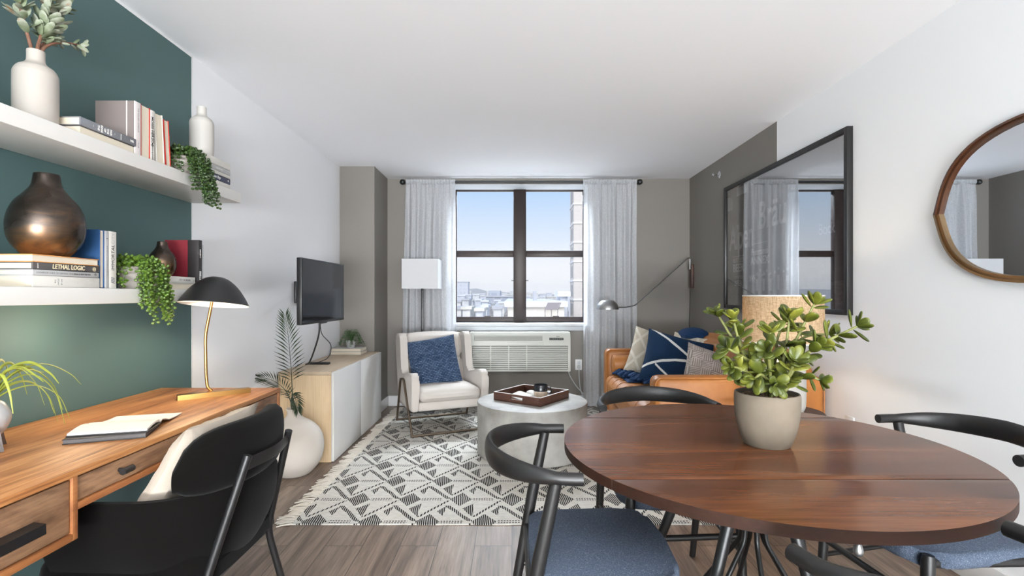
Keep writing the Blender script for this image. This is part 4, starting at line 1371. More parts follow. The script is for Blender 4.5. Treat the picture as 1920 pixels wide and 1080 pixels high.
# ------------------------------------------------------------------ air plant
ap = thing('air_plant_pot', 'round silver pot in a wooden stand at the left end of the desk', 'pot', (-1.510, 1.46, DZ))
bm = NB(); add_lathe(bm, smooth_prof([(0, 0.04), (0.030, 0.045), (0.050, 0.09), (0.038, 0.128), (0.026, 0.140), (0.022, 0.136), (0.03, 0.11)], 5), 36); part('bowl', bm, M['silver'], ap)
for k in range(3):
    a = R(-18 + 120 * k)
    b = NB(); add_tube(b, [(0.034 * math.cos(a), 0.034 * math.sin(a), 0.075), (0.062 * math.cos(a), 0.062 * math.sin(a), 0.0)], [(0.007, 0.010), (0.006, 0.007)], 4); part('stand_leg', b, M['dark_wood'], ap)
apl = thing('air_plant', 'air plant with arching yellow green leaves in the silver pot', 'plant', (-1.510, 1.46, DZ + 0.13))
rd = random.Random(2)
specs = [(80, 0.18, 0.05, 0.09), (75, 0.20, 0.07, 0.14), (68, 0.17, 0.11, 0.02), (85, 0.16, 0.10, -0.02), (62, 0.19, 0.04, 0.10), (95, 0.13, 0.11, 0.05), (55, 0.12, 0.10, 0.0), (110, 0.12, 0.12, 0.02), (78, 0.20, 0.085, 0.10),
         (140, 0.12, 0.1, 0.05), (180, 0.13, 0.1, 0.05), (220, 0.12, 0.1, 0.04), (260, 0.12, 0.1, 0.06), (300, 0.12, 0.1, 0.04), (20, 0.13, 0.1, 0.06), (-20, 0.12, 0.09, 0.06), (40, 0.15, 0.06, 0.10), (72, 0.24, 0.10, 0.03)]
bm = NB()
for (a, ln, hi, drop) in specs:
    a = R(a)
    c, s_ = math.cos(a), math.sin(a)
    pts = [(0, 0, 0), (c * ln * 0.22, s_ * ln * 0.22, hi * 0.8), (c * ln * 0.55, s_ * ln * 0.55, hi * 1.02), (c * ln * 0.85, s_ * ln * 0.85, hi * 0.72 - drop * 0.3), (c * ln, s_ * ln, hi * 0.5 - drop)]
    sp = smooth_path(pts, 6)
    n = len(sp)
    add_tube(bm, sp, [(0.0052 * (1 - (i / n) ** 1.6) + 0.0006, 0.0022 * (1 - i / n) + 0.0004) for i in range(n)], 6)
part('leaves', bm, M['air_leaf'], apl)

# ------------------------------------------------------------------ desk chair (facing the desk, -x)
dc = thing('desk_chair', 'black upholstered tub chair with metal legs pulled up to the desk', 'chair', (-1.09, 1.675, 0))
def tub_ring(f):
    """Plan curve of the shell, u 0..1 from the near arm front round the back to the far arm front."""
    out = []
    return out
def shell_pt(u, grow=0.0):
    # half-stadium: straight arms and an elliptical back
    hw, back, front = 0.295 + grow, 0.285 + grow, -0.215
    s = -1 + 2 * u
    if abs(s) > 0.62:
        k = (abs(s) - 0.62) / 0.38
        return Vector((0.02 + (front - 0.02) * k, math.copysign(hw, s) * (1 - 0.03 * k), 0))
    a = s / 0.62 * PI / 2
    return Vector((0.02 + (back - 0.02) * math.cos(a) ** 0.8, hw * math.sin(a) if True else 0, 0))
def shell_bm(z_of, th, nu=48, nz=8, belly=None):
    """Thick curved wall; z_of(u) -> (zlo, zhi); belly(u, t) -> outward offset."""
    b = NB()
    outer, inner = [], []
    for j in range(nz + 1):
        ro, ri = [], []
        for i in range(nu + 1):
            u = i / nu
            lo, hi = z_of(u)
            t = j / nz
            g = belly(u, t) if belly else 0.0
            e = math.sin(PI * min(1, max(0, t))) ** 0.35 if 0 < t < 1 else 0.0
            p = shell_pt(u, g)
            q = shell_pt(u, g - th)
            mid = (p + q) / 2
            w = 0.30 + 0.70 * e
            z = lo + (hi - lo) * t
            po = mid + (p - mid) * w; po.z = z
            pi_ = mid + (q - mid) * w; pi_.z = z
            ro.append(b.verts.new(po)); ri.append(b.verts.new(pi_))
        outer.append(ro); inner.append(ri)
    for j in range(nz):
        for i in range(nu):
            b.faces.new((outer[j][i], outer[j][i + 1], outer[j + 1][i + 1], outer[j + 1][i]))
            b.faces.new((inner[j][i], inner[j + 1][i], inner[j + 1][i + 1], inner[j][i + 1]))
    for i in range(nu):
        b.faces.new((outer[-1][i], outer[-1][i + 1], inner[-1][i + 1], inner[-1][i]))
        b.faces.new((outer[0][i + 1], outer[0][i], inner[0][i], inner[0][i + 1]))
    for i in (0, nu):
        for j in range(nz):
            b.faces.new((outer[j][i], outer[j + 1][i], inner[j + 1][i], inner[j][i]))
    return b
part('shell', shell_bm(lambda u: (0.33, 0.622 + 0.012 * math.sin(PI * u)), 0.060, nz=10, belly=lambda u, t: -0.10 * (1 - t) ** 2.2), M['velvet'], dc, angle=60)
def pad_z(u):
    s = abs(-1 + 2 * u)
    k = min(1.0, s / 0.47)
    hi = 0.66 + 0.158 * max(0.0, 1 - k ** 4.5) ** 0.5
    lo = 0.622 + 0.035 * k ** 8
    return (lo, max(lo + 0.01, hi))
b = NB()
tmp = shell_bm(pad_z, 0.085, nz=10, belly=lambda u, t: 0.006 + 0.012 * t)
# keep only the back pad span
bmesh.ops.delete(tmp, geom=[v for v in tmp.verts if abs(math.atan2(v.co.y, v.co.x - 0.02)) > R(66)], context='VERTS')
bmesh.ops.holes_fill(tmp, edges=[e for e in tmp.edges if e.is_boundary], sides=0)
part('back_pad', tmp, M['velvet'], dc, angle=60)
bm = NB(); add_soft(bm, (-0.27, -0.245, 0.32), (0.20, 0.245, 0.455), 0.045, 4, 0.02); part('seat', bm, M['velvet'], dc)
for sg in (-1, 1):
    bm = NB()
    y = 0.138 * sg - 0.02
    add_tube(bm, round_path([(0.300, y, 0.728), (0.198, y + 0.055 * sg, 0.355), (0.235, y + 0.085 * sg, 0.16), (0.265, y + 0.11 * sg, 0.0)], 0.05, 4), 0.0125, 14)
    part('leg', bm, M['black_metal'], dc)
    bm = NB()
    add_tube(bm, [(-0.16, 0.20 * sg, 0.335), (-0.20, 0.225 * sg, 0.0)], [0.0135, 0.010], 14)
    part('leg', bm, M['black_metal'], dc)
bm = NB()
add_tube(bm, smooth_path([(0.296, -0.158, 0.700), (0.318, -0.02, 0.700), (0.296, 0.118, 0.700)], 8), [(0.003, 0.019)] * 17, 8, up=(0, 0, 1))
part('back_rail', bm, M['black_metal'], dc)
# cushion on the chair
bm = pillow_bm(0.39, 0.42, 0.12, seed=3)
cu = solo('cushion', bm, M['cream_cushion'], 'cream linen cushion leaning on the back of the black desk chair', 'cushion', (-1.035, 1.650, 0.640))
cu.rotation_euler = (R(31), R(0), R(88))
# ------------------------------------------------------------------ media console
mc = thing('media_console', 'pale oak media console with white doors under the television', 'cabinet', (-1.688, 3.66, 0))
CW, CL, CH = 0.385, 1.325, 0.654
bm = NB(); add_box(bm, (0, 0, CH - 0.026), (CW - 0.004, CL, CH), 0.0015); part('top', bm, M['console_top'], mc)
bm = NB(); add_box(bm, (0, 0, 0), (CW - 0.004, 0.022, CH - 0.0265), 0.001); add_box(bm, (0, CL - 0.022, 0), (CW - 0.004, CL, CH - 0.0265), 0.001); add_box(bm, (0.01, 0.02, 0.012), (0.014, CL - 0.02, CH - 0.03)); add_box(bm, (0.01, 0.02, 0.02), (CW - 0.02, CL - 0.02, 0.04)); part('carcass', bm, M['console_oak'], mc)
for (y0, y1) in ((0.0, 0.6615), (0.6635, CL)):
    bm = NB(); add_box(bm, (CW - 0.003, y0, 0.006), (CW + 0.017, y1, CH - 0.004), 0.002); part('door', bm, M['console_door'], mc)
# remote
rm = thing('remote_control', 'black remote control lying on the media console', 'remote', (-1.545, 4.06, CH), R(2))
bm = NB(); add_box(bm, (-0.085, -0.022, 0), (0.085, 0.022, 0.018), 0.008, 3); part('body', bm, M['black_plastic'], rm)
bm = NB()
for i in range(9):
    for j in range(3):
        add_box(bm, (-0.07 + i * 0.014, -0.014 + j * 0.010, 0.0175), (-0.062 + i * 0.014, -0.008 + j * 0.010, 0.0195), 0.001, 1)
part('buttons', bm, M['charcoal_cover'], rm)
# two books and a small plant
book('grey book at the bottom of the pair on the media console', (-1.40, 4.70, CH), 0.205, 0.285, 0.030, M['slate_cover'], spine_front=False)
book('cream book lying on the grey one under the small plant on the media console', (-1.405, 4.705, CH + 0.030), 0.20, 0.275, 0.028, M['white_cover'], spine_front=False)
sp = thing('potted_plant', 'small feathery green plant in a pale pot on the two books', 'plant', (-1.525, 4.80, CH + 0.058))
bm = NB(); add_lathe(bm, [(0, 0), (0.036, 0), (0.046, 0.06), (0.046, 0.066), (0.040, 0.066), (0.038, 0.05), (0, 0.05)], 28); part('pot', bm, M['silver'], sp)
bm, b2 = NB(), NB()
rd = random.Random(21)
for k in range(46):
    a = rd.uniform(0, 2 * PI); q = rd.random()
    ln = 0.055 + 0.06 * q
    p = [Vector((0, 0, 0.055)), Vector((math.cos(a) * ln * 0.5, math.sin(a) * ln * 0.5, 0.11 + 0.065 * rd.random())), Vector((math.cos(a) * ln, math.sin(a) * ln, 0.10 + 0.06 * rd.random() - 0.09 * q)), Vector((math.cos(a) * ln * 1.15, math.sin(a) * ln * 1.15, 0.03 + 0.09 * rd.random() * (1 - q)))]
    pp = smooth_path(p, 4)
    add_tube(b2, pp, 0.0008, 3)
    for i in range(2, len(pp)):
        for s in (1, -1):
            d = (pp[i] - pp[i - 1]).normalized()
            side = d.cross(Vector((0, 0, 1))).normalized() * s + d * 0.4 + Vector((0, 0, rd.uniform(-.3, .3)))
            add_ellip(bm, leaf_matrix(pp[i], side, (0, 0, 1), 0.014, 0.007, 0.0012), 5, 4)
part('stems', b2, M['small_leaf'], sp); part('leaves', bm, M['small_leaf'], sp)

# ------------------------------------------------------------------ television
tv = thing('television', 'flat black television on a swivel bracket on the white left wall', 'television', (-1.325, 3.592, 1.016), R(0.0))
TW, TH = 0.752, 0.432
tv.rotation_euler = (0, 0, math.atan2(-(0.020), TW))
bm = NB()
add_box(bm, (-0.034, -TW / 2, 0), (0.0, TW / 2, TH), 0.004)
add_box(bm, (-0.062, -TW * 0.36, 0.06), (-0.03, TW * 0.36, TH * 0.78), 0.015)
part('housing', bm, M['black_plastic'], tv)
bm = NB(); add_box(bm, (-0.002, -TW / 2 + 0.009, 0.016), (0.0012, TW / 2 - 0.009, TH - 0.009), 0.0005, 1); part('screen', bm, M['tv_screen'], tv)
bm = NB(); add_box(bm, (-0.02, -0.05, -0.008), (-0.004, 0.05, 0.004), 0.003); part('sensor_bar', bm, M['black_plastic'], tv)
bm = NB()
add_box(bm, (-0.376, 0.33, 0.13), (-0.360, 0.44, 0.30), 0.003)
add_tube(bm, [(-0.365, 0.385, 0.215), (-0.22, 0.20, 0.215)], (0.012), 8)
add_tube(bm, [(-0.22, 0.20, 0.215), (-0.06, 0.0, 0.215)], (0.012), 8)
add_tube(bm, [(-0.22, 0.20, 0.18), (-0.22, 0.20, 0.25)], 0.016, 10)
part('wall_bracket', bm, M['black_metal'], tv)
bm = NB(); add_tube(bm, smooth_path([(-1.37, 3.60, 1.03), (-1.38, 3.62, 0.93), (-1.46, 3.74, 0.80), (-1.56, 3.90, 0.69), (-1.62, 3.98, 0.664)], 8), 0.006, 8)
solo('power_cord', bm, M['cord_black'], 'thick black cord hanging from the television to the console', 'cord')
bm = NB(); add_tube(bm, smooth_path([(-1.375, 3.63, 1.03), (-1.37, 3.65, 0.93), (-1.33, 3.72, 0.84), (-1.40, 3.84, 0.73), (-1.58, 4.00, 0.668), (-1.64, 4.06, 0.660)], 8), 0.003, 6)
solo('signal_cord', bm, M['cord_black'], 'thin looping black cord beside the thick television cord', 'cord')

# ------------------------------------------------------------------ round white vase with palm fronds
VX, VY = -1.476, 3.435
bm = NB()
P = [(0, 0.004), (0.075, 0.0), (0.112, 0.010), (0.170, 0.085), (0.190, 0.185), (0.172, 0.275), (0.115, 0.342), (0.066, 0.372), (0.046, 0.400), (0.046, 0.425), (0.052, 0.440), (0.049, 0.443), (0.044, 0.436)]
add_lathe(bm, smooth_prof(P, 6) + [(0.038, 0.40), (0.04, 0.36)], 64)
solo('round_vase', bm, M['matte_white'], 'big round matte white vase on the floor holding palm fronds', 'vase', (VX, VY, 0))
def frond(label, base, pts, n, ln, seed, start=0.3, wid=0.010, group=None):
    rd = random.Random(seed)
    e = thing('palm_frond', label, 'frond', base, 0, group)
    sp = smooth_path(pts, 10)
    L = len(sp)
    b = NB(); add_tube(b, sp, [0.0034 * (1 - i / L) + 0.001 for i in range(L)], 6); part('stem', b, M['palm'], e)
    b = NB()
    for k in range(n):
        t = start + (0.99 - start) * k / (n - 1)
        i = min(L - 2, int(t * (L - 1)))
        p = sp[i].lerp(sp[i + 1], t * (L - 1) - i)
        d = (sp[i + 1] - sp[i]).normalized()
        side = d.cross(Vector((0.25, -1, 0.1))).normalized()
        f = (t - start) / (1 - start)
        l = ln * (0.55 + 0.55 * math.sin(PI * min(1, 0.18 + f * 0.75)))
        for s in (1, -1):
            dr = side * s * (0.92 - 0.45 * f) + d * (0.55 + 0.7 * f) + Vector((0, rd.uniform(-.12, .12), 0))
            dr.normalize()
            nrm = dr.cross(d).normalized()
            tip = p + dr * l + Vector((0, 0, -0.12 * l))
            m1 = p + dr * l * 0.45 + d.cross(nrm) * 0
            wv = dr.cross(nrm).normalized() * wid / 2
            fold = nrm * wid * 0.22
            va = b.verts.new(p); vb_ = b.verts.new(m1 + wv + fold); vc = b.verts.new(tip); vd = b.verts.new(m1 - wv + fold); vm = b.verts.new(m1 - fold * 0.4)
            vn = b.verts.new(m1 - fold * 0.9)
            for q in ((va, vb_, vm), (vb_, vc, vm), (va, vm, vd), (vd, vm, vc), (va, vn, vb_), (vb_, vn, vc), (va, vd, vn), (vd, vc, vn)):
                b.faces.new(q)
    part('leaflets', b, M['palm'], e, recalc=False, flat=True)
    return e
fb = (VX, VY, 0.40)
frond('tall upright palm frond in the round white vase', fb, [(0.010, 0.0, -0.12), (0.006, 0.0, 0.0), (-0.008, -0.01, 0.15), (-0.018, -0.01, 0.32), (-0.040, 0.0, 0.52), (-0.062, 0.0, 0.665)], 21, 0.125, 1, 0.50, 0.0085)
frond('short palm frond arching left out of the round white vase', fb, [(-0.006, 0.0, -0.12), (-0.012, 0.0, 0.0), (-0.022, -0.02, 0.11), (-0.060, -0.04, 0.19), (-0.13, -0.06, 0.245), (-0.205, -0.07, 0.262)], 18, 0.085, 2, 0.46, 0.007)
frond('drooping dark palm frond over the rim of the round white vase', fb, [(0.0, -0.004, -0.1), (0.0, -0.012, 0.0), (0.0, -0.03, 0.10), (0.012, -0.06, 0.155), (0.045, -0.08, 0.11), (0.062, -0.09, 0.05)], 18, 0.075, 3, 0.42, 0.009)
# ------------------------------------------------------------------ curtain rod and curtains
RY, RZ = 5.455, 2.428
rod = thing('curtain_rod', 'dark curtain rod with ball ends above the window', 'curtain rod', (0, RY, RZ))
bm = NB(); add_tube(bm, [(-1.16, 0, 0), (1.36, 0, 0)], 0.014, 16); part('rod', bm, M['black_metal'], rod)
for x in (-1.178, 1.376):
    bm = NB(); add_lathe(bm, smooth_prof([(0, -0.030), (0.022, -0.022), (0.030, 0), (0.022, 0.022), (0, 0.030)], 5), 24, (x, 0, 0)); part('finial', bm, M['black_metal'], rod)
for x in (-1.10, 0.10, 1.30):
    bm = NB(); add_box(bm, (x - 0.012, 0.0, -0.008), (x + 0.012, YB - RY, 0.008), 0.003); part('bracket', bm, M['black_metal'], rod)
def curtain(label, xt0, xt1, xb0, xb1, folds, seed):
    rd = random.Random(seed)
    b = NB()
    nx, nz = 220, 44
    ph = [rd.uniform(0, 6.28) for _ in range(4)]
    zt, zb = 0.024, -RZ + 0.012
    W = xt1 - xt0
    rows = []
    for j in range(nz + 1):
        t = j / nz
        z = zt + (zb - zt) * (t ** 1.15)
        row = []
        for i in range(nx + 1):
            u = i / nx
            x = (xt0 + (xt1 - xt0) * u) * (1 - t) + (xb0 + (xb1 - xb0) * u) * t
            env = min(1.0, 0.30 + t * 3.0)
            # gathered header on the rod, wider folds lower down
            fine = math.sin(2 * PI * folds * 2.6 * u + ph[0]) * 0.006 * max(0.0, 1 - t * 5)
            f = math.sin(2 * PI * folds * u + ph[1] + 1.6 * noise.noise(Vector((u * 3, t * 1.2, seed))))
            g = math.sin(2 * PI * folds * 0.47 * u + ph[2] + t * 0.8)
            y = (f * 0.020 + g * 0.022) * env + fine
            y += 0.012 * noise.noise(Vector((u * 5, t * 4, seed * 3.0)))
            x += 0.010 * noise.noise(Vector((u * 2, t * 3, seed + 9.0))) * t
            if t < 0.015:
                y = -0.018 + fine
            row.append(b.verts.new((x, y, z)))
        rows.append(row)
    for j in range(nz):
        for i in range(nx):
            b.faces.new((rows[j][i], rows[j][i + 1], rows[j + 1][i + 1], rows[j + 1][i]))
    c = thing('curtain', label, 'curtain', (0, RY, RZ))
    part('panel', b, M['sheer'], c, angle=180)
    b = NB()
    N = 160
    prev = None
    for i in range(N + 1):
        u = i / N
        x = xt0 + (xt1 - xt0) * u
        q = math.sin(2 * PI * folds * 2.6 * u + ph[0]) * 0.004
        ring = [b.verts.new((x, 0.021 * math.cos(a) + q, 0.024 * math.sin(a) + 0.002 * math.sin(i * 1.7))) for a in [2 * PI * k / 8 for k in range(8)]]
        if prev:
            for k in range(8):
                b.faces.new((prev[k], prev[(k + 1) % 8], ring[(k + 1) % 8], ring[k]))
        prev = ring
    part('rod_pocket', b, M['sheer'], c, angle=180)
    return c
curtain('sheer pale linen curtain at the left of the window behind the floor lamp', -1.140, -0.612, -1.195, -0.600, 6.3, 2)
curtain('sheer pale linen curtain at the right of the window beside the sofa', 0.765, 1.340, 0.765, 1.350, 7, 5)

# ------------------------------------------------------------------ wall air conditioner under the window
ac = thing('air_conditioner', 'ivory wall air conditioner with louvres under the window', 'air conditioner', (0.085, YB, 0.402))
AW, AD, AH = 0.535, 0.18, 0.414
bm = NB()
add_prism(bm, [(0, 0), (-AD, 0), (-AD, 0.30), (-AD + 0.012, 0.385), (-AD + 0.035, AH), (0, AH)], AW * 2, frame((-AW, 0, 0), (0, 1, 0), (0, 0, 1), (1, 0, 0)), bev=0.006)
part('casing', bm, M['ac_plastic'], ac)
bm = NB(); add_box(bm, (-AW + 0.028, -AD - 0.003, 0.02), (AW - 0.03, -AD + 0.002, 0.272), 0.002); part('grille_gap', bm, M['ac_dark'], ac)
bm = NB()
for k in range(12):
    z = 0.026 + k * 0.0205
    add_box(bm, (-AW + 0.032, -AD - 0.012, z), (AW - 0.034, -AD - 0.001, z + 0.0125), 0.002, 1)
for k in range(3):
    x = -AW + 0.22 + k * 0.19
    add_box(bm, (x, -AD - 0.008, 0.022), (x + 0.010, -AD - 0.001, 0.27), 0.001, 1)
part('front_louvres', bm, M['ac_plastic'], ac)
bm = NB(); add_box(bm, (-0.13, -AD - 0.004, 0.276), (0.25, -AD + 0.002, 0.306), 0.002); part('name_strip', bm, M['ac_plastic'], ac)
bm = NB()
tilt = frame((0, -AD + 0.004, 0.352), (1, 0, 0), (0, 0.24, 0.97), (0, -0.97, 0.24))
add_box(bm, (-AW + 0.05, -0.026, 0), (0.235, 0.026, 0.003), 0.001, 1, M=tilt); part('outlet_slot', bm, M['ac_dark'], ac)
bm = NB()
for k in range(7):
    add_box(bm, (-AW + 0.052, -0.024 + k * 0.0072, 0.002), (0.233, -0.0205 + k * 0.0072, 0.006), 0.0005, 1, M=tilt)
part('outlet_vanes', bm, M['ac_plastic'], ac)
bm = NB(); add_box(bm, (0.31, -0.022, 0), (0.46, 0.004, 0.004), 0.002, 1, M=tilt); part('control_panel', bm, M['ac_screen'], ac)
bm = NB()
for k in range(6):
    add_box(bm, (0.318 + k * 0.023, -0.014, 0.0035), (0.333 + k * 0.023, -0.004, 0.0052), 0.001, 1, M=tilt)
part('buttons', bm, M['ac_dark'], ac)
part('lettering', text_bm('Amana', 0.013, tilt @ frame((0.40, 0.018, 0.0035), (1, 0, 0), (0, 1, 0), (0, 0, 1)), bold=.0002), M['ink'], ac, flat=True)
# outlets and cords
def outlet(label, o, x, y, z):
    e = thing('wall_outlet', label, 'outlet', o)
    m = frame((0, 0, 0), x, y, z)
    b = NB(); add_box(b, (-0.037, -0.058, 0), (0.037, 0.058, 0.006), 0.003, M=m); part('plate', b, M['white_trim'], e)
    for dz in (-0.022, 0.022):
        b = NB(); add_box(b, (-0.016, dz - 0.016, 0.006), (0.016, dz + 0.016, 0.0085), 0.002, M=m); part('socket', b, M['sill_white'], e)
    return e
outlet('white wall outlet with plugs beside the right curtain', (0.728, YB, 0.450), (1, 0, 0), (0, 0, 1), (0, -1, 0))
outlet('white wall outlet low on the right wall behind the dining table', (XR, 2.905, 0.455), (0, -1, 0), (0, 0, 1), (-1, 0, 0))
bm = NB(); add_box(bm, (0.712, YB - 0.045, 0.412), (0.744, YB - 0.009, 0.450), 0.006); pl = None
ac_c = thing('power_cord', 'pale cord running from the air conditioner down past the wall outlet', 'cord', (0, 0, 0))
b2 = NB(); add_tube(b2, smooth_path([(0.60, YB - 0.03, 0.43), (0.63, YB - 0.04, 0.33), (0.70, YB - 0.05, 0.22), (0.79, YB - 0.05, 0.12), (0.84, YB - 0.05, 0.02)], 8), 0.006, 8); part('cord', b2, M['cord_white'], ac_c); bm.free()
pc = thing('power_cord', 'grey plug and cord hanging from the wall outlet beside the curtain', 'cord', (0, 0, 0))
bm = NB(); add_box(bm, (0.713, YB - 0.042, 0.413), (0.743, YB - 0.009, 0.447), 0.006); part('plug', bm, M['cord_white'], pc)
bm = NB(); add_tube(bm, smooth_path([(0.728, YB - 0.03, 0.415), (0.730, YB - 0.035, 0.30), (0.75, YB - 0.04, 0.16), (0.82, YB - 0.05, 0.015)], 8), 0.005, 8); part('cord', bm, M['cord_white'], pc)

# ------------------------------------------------------------------ floor lamp
fl = thing('floor_lamp', 'floor lamp with a white box shade behind the armchair', 'lamp', (-0.932, 5.268, 0))
bm = NB(); add_box(bm, (-0.13, -0.11, 0), (0.13, 0.11, 0.022), 0.004); part('base', bm, M['black_metal'], fl)
bm = NB(); add_box(bm, (-0.012, -0.012, 0.022), (0.012, 0.012, 1.50), 0.002); part('pole', bm, M['black_metal'], fl)
bm = NB()
w, d, z0, z1, th = 0.183, 0.150, 1.276, 1.578, 0.003
add_box(bm, (-w, -d, z0), (w, -d + th, z1)); add_box(bm, (-w, d - th, z0), (w, d, z1))
add_box(bm, (-w, -d + th, z0), (-w + th, d - th, z1)); add_box(bm, (w - th, -d + th, z0), (w, d - th, z1))
part('lamp_shade', bm, M['shade_white'], fl, flat=True)
bm = NB()
for z in (1.495,):
    add_tube(bm, [(-w + 0.002, 0, z), (w - 0.002, 0, z)], 0.003, 6); add_tube(bm, [(0, -d + 0.002, z), (0, d - 0.002, z)], 0.003, 6)
part('shade_spider', bm, M['black_metal'], fl)
bm = NB(); add_lathe(bm, smooth_prof([(0, 1.345), (0.03, 1.37), (0.02, 1.42), (0.013, 1.46), (0, 1.47)], 4), 20); part('bulb', bm, M['white_ceramic'], fl)
bm = NB(); add_lathe(bm, [(0, 1.50), (0.008, 1.50), (0.010, 1.585), (0, 1.59)], 12); part('finial', bm, M['black_metal'], fl)

# ------------------------------------------------------------------ armchair
ACX, ACY, ACR = -0.665, 4.74, R(24)
arm = thing('armchair', 'off-white wing armchair on a bronze tube frame in front of the left curtain', 'armchair', (ACX, ACY, 0), ACR)
# local: x right (viewer), y to the back; front at -y
W2 = 0.35
bm = NB()
add_box(bm, (-W2 + 0.06, -0.31, 0.205), (W2 - 0.06, 0.28, 0.285), 0.02, 3); part('seat_frame', bm, M['armchair_cloth'], arm)
bm = NB(); add_soft(bm, (-W2 + 0.075, -0.335, 0.285), (W2 - 0.075, 0.21, 0.385), 0.035, 4, 0.018); part('seat_cushion', bm, M['armchair_cloth'], arm)
tiltb = Matrix.Translation((0, 0.225, 0.36)) @ Matrix.Rotation(R(-16), 4, 'X')
bm = NB(); add_soft(bm, (-W2 + 0.085, -0.09, -0.04), (W2 - 0.085, 0.02, 0.24), 0.035, 4, 0.022, M=tiltb)
add_soft(bm, (-W2 + 0.085, -0.10, 0.235), (W2 - 0.085, 0.02, 0.475), 0.035, 4, 0.022, M=tiltb); part('back_cushion', bm, M['armchair_cloth'], arm)
bm = NB(); add_box(bm, (-W2 + 0.04, 0.0, -0.10), (W2 - 0.04, 0.055, 0.50), 0.025, 3, M=tiltb); part('back_shell', bm, M['armchair_cloth'], arm)
for sg in (-1, 1):
    # wing and arm in one upholstered panel: side profile in (y, z)
    prof = [(-0.325, 0.205), (-0.335, 0.42), (-0.33, 0.495), (-0.29, 0.532), (-0.20, 0.528), (-0.06, 0.498), (0.055, 0.478), (0.095, 0.50), (0.115, 0.60), (0.155, 0.80), (0.18, 0.842), (0.235, 0.848), (0.335, 0.835), (0.375, 0.80), (0.35, 0.66), (0.29, 0.46), (0.24, 0.26), (0.20, 0.205)]
    pp = round_path([Vector((a, b_, 0)) for a, b_ in prof], 0.03, 3, closed=True)
    b = NB()
    th = 0.068
    x0 = -W2 if sg < 0 else W2 - th
    add_prism(b, [(p.x, p.y) for p in pp], th, frame((x0, 0, 0), (0, 1, 0), (0, 0, 1), (1, 0, 0)), bev=0.02)
    part('arm', b, M['armchair_cloth'], arm, angle=60)
xs = W2 + 0.012
for sg in (-1, 1):
    bm = NB()
    top = round_path([(sg * xs * 0.97, -0.355, 0.010), (sg * xs, -0.06, 0.455), (sg * xs, 0.075, 0.440), (sg * xs * 0.97, 0.29, 0.010)], 0.03, 5)
    add_tube(bm, top, 0.0105, 12)
    add_tube(bm, [(sg * xs, -0.20, 0.248), (sg * (W2 - 0.08), -0.20, 0.212)], 0.008, 8)
    add_tube(bm, [(sg * xs, 0.17, 0.248), (sg * (W2 - 0.08), 0.17, 0.212)], 0.008, 8)
    part('side_frame', bm, M['bronze_tube'], arm)
for y in (-0.355, 0.29):
    bm = NB(); add_tube(bm, [(-xs * 0.98, y, 0.0165), (xs * 0.98, y, 0.0165)], 0.0105, 12); part('floor_rail', bm, M['bronze_tube'], arm)
cu = solo('cushion', pillow_bm(0.46, 0.46, 0.13, seed=8, pinch=0.04), M['woven_blue'], 'blue woven square cushion propped in the white armchair', 'cushion', (-0.735, 4.765, 0.585))
cu.rotation_euler = (R(-22), R(-9), R(12))

# ------------------------------------------------------------------ rug
RX0, RX1, RY0, RY1 = -1.160, 1.245, 2.660, 5.42
rug = thing('rug', 'cream and charcoal diamond patterned rug with fringed ends', 'rug', (0.0, 2.98 + 0.0, 0))
bm = NB()
nx, ny = 60, 70
g = []
for j in range(ny + 1):
    row = []
    for i in range(nx + 1):
        x = RX0 + (RX1 - RX0) * i / nx
        y = RY0 + (RY1 - RY0) * j / ny
        if j == 0: y += 0.006 * noise.noise(Vector((x * 6, 0, 0)))
        if i == 0: x += 0.008 * noise.noise(Vector((y * 6, 3, 0)))
        row.append(bm.verts.new((x, y - 2.98, 0.007 + 0.0015 * noise.noise(Vector((x * 5, y * 5, 0))))))
    g.append(row)
for j in range(ny):
    for i in range(nx):
        bm.faces.new((g[j][i], g[j][i + 1], g[j + 1][i + 1], g[j + 1][i]))
be = [e for e in bm.edges if e.is_boundary]
r = bmesh.ops.extrude_edge_only(bm, edges=be)
for v in r['geom']:
    if isinstance(v, bmesh.types.BMVert): v.co.z = 0.0005
part('weave', bm, M['rug'], rug)
bm = NB()
rd = random.Random(31)
for (xe, sg) in ((RX0, -1), (RX1, 1)):
    y = RY0
    while y < RY1:
        ln = 0.095 * rd.uniform(0.7, 1.15)
        for q in range(3):
            dy = rd.uniform(-0.02, 0.02) - 0.015
            p0 = Vector((xe - sg * 0.004, y - 2.98 + rd.uniform(-.004, .004), 0.006))
            p2 = Vector((xe + sg * ln * rd.uniform(.85, 1), y - 2.98 + dy, 0.004))
            p1 = (p0 + p2) / 2 + Vector((0, rd.uniform(-.012, .012), 0.006))
            add_tube(bm, smooth_path([p0, p1, p2], 3), [0.0038, 0.0042, 0.004, 0.0034, 0.0036, 0.004, 0.0026], 5)
        y += 0.021
fg = part('fringe', bm, M['fringe'], rug); fg['kind'] = 'stuff'

# ------------------------------------------------------------------ drum coffee table, tray, mug, open book
bm = NB(); add_lathe(bm, [(0, 0.009), (0.405, 0.009), (0.416, 0.013), (0.4215, 0.022), (0.4215, 0.392), (0.419, 0.398), (0.414, 0.400), (0, 0.400)], 96)
solo('coffee_table', bm, M['drum'], 'round concrete drum coffee table on the rug', 'coffee table', (0.156, 3.905, 0), angle=30)
TRA = math.atan2(-0.254, 0.348)
tray = thing('tray', 'square walnut serving tray with handle slots on the drum table', 'tray', (0.153, 3.948, 0.4005), TRA)
hx, hy, th, hh = 0.215, 0.205, 0.012, 0.063
bm = NB(); add_box(bm, (-hx, -hy, 0), (hx, hy, 0.009), 0.001); part('tray_base', bm, M['walnut'], tray)
bm = NB()
for sx in (-1, 1):
    add_box(bm, (sx * hx - (th if sx > 0 else 0), -hy, 0.0), (sx * hx + (th if sx < 0 else 0), hy, hh), 0.001)
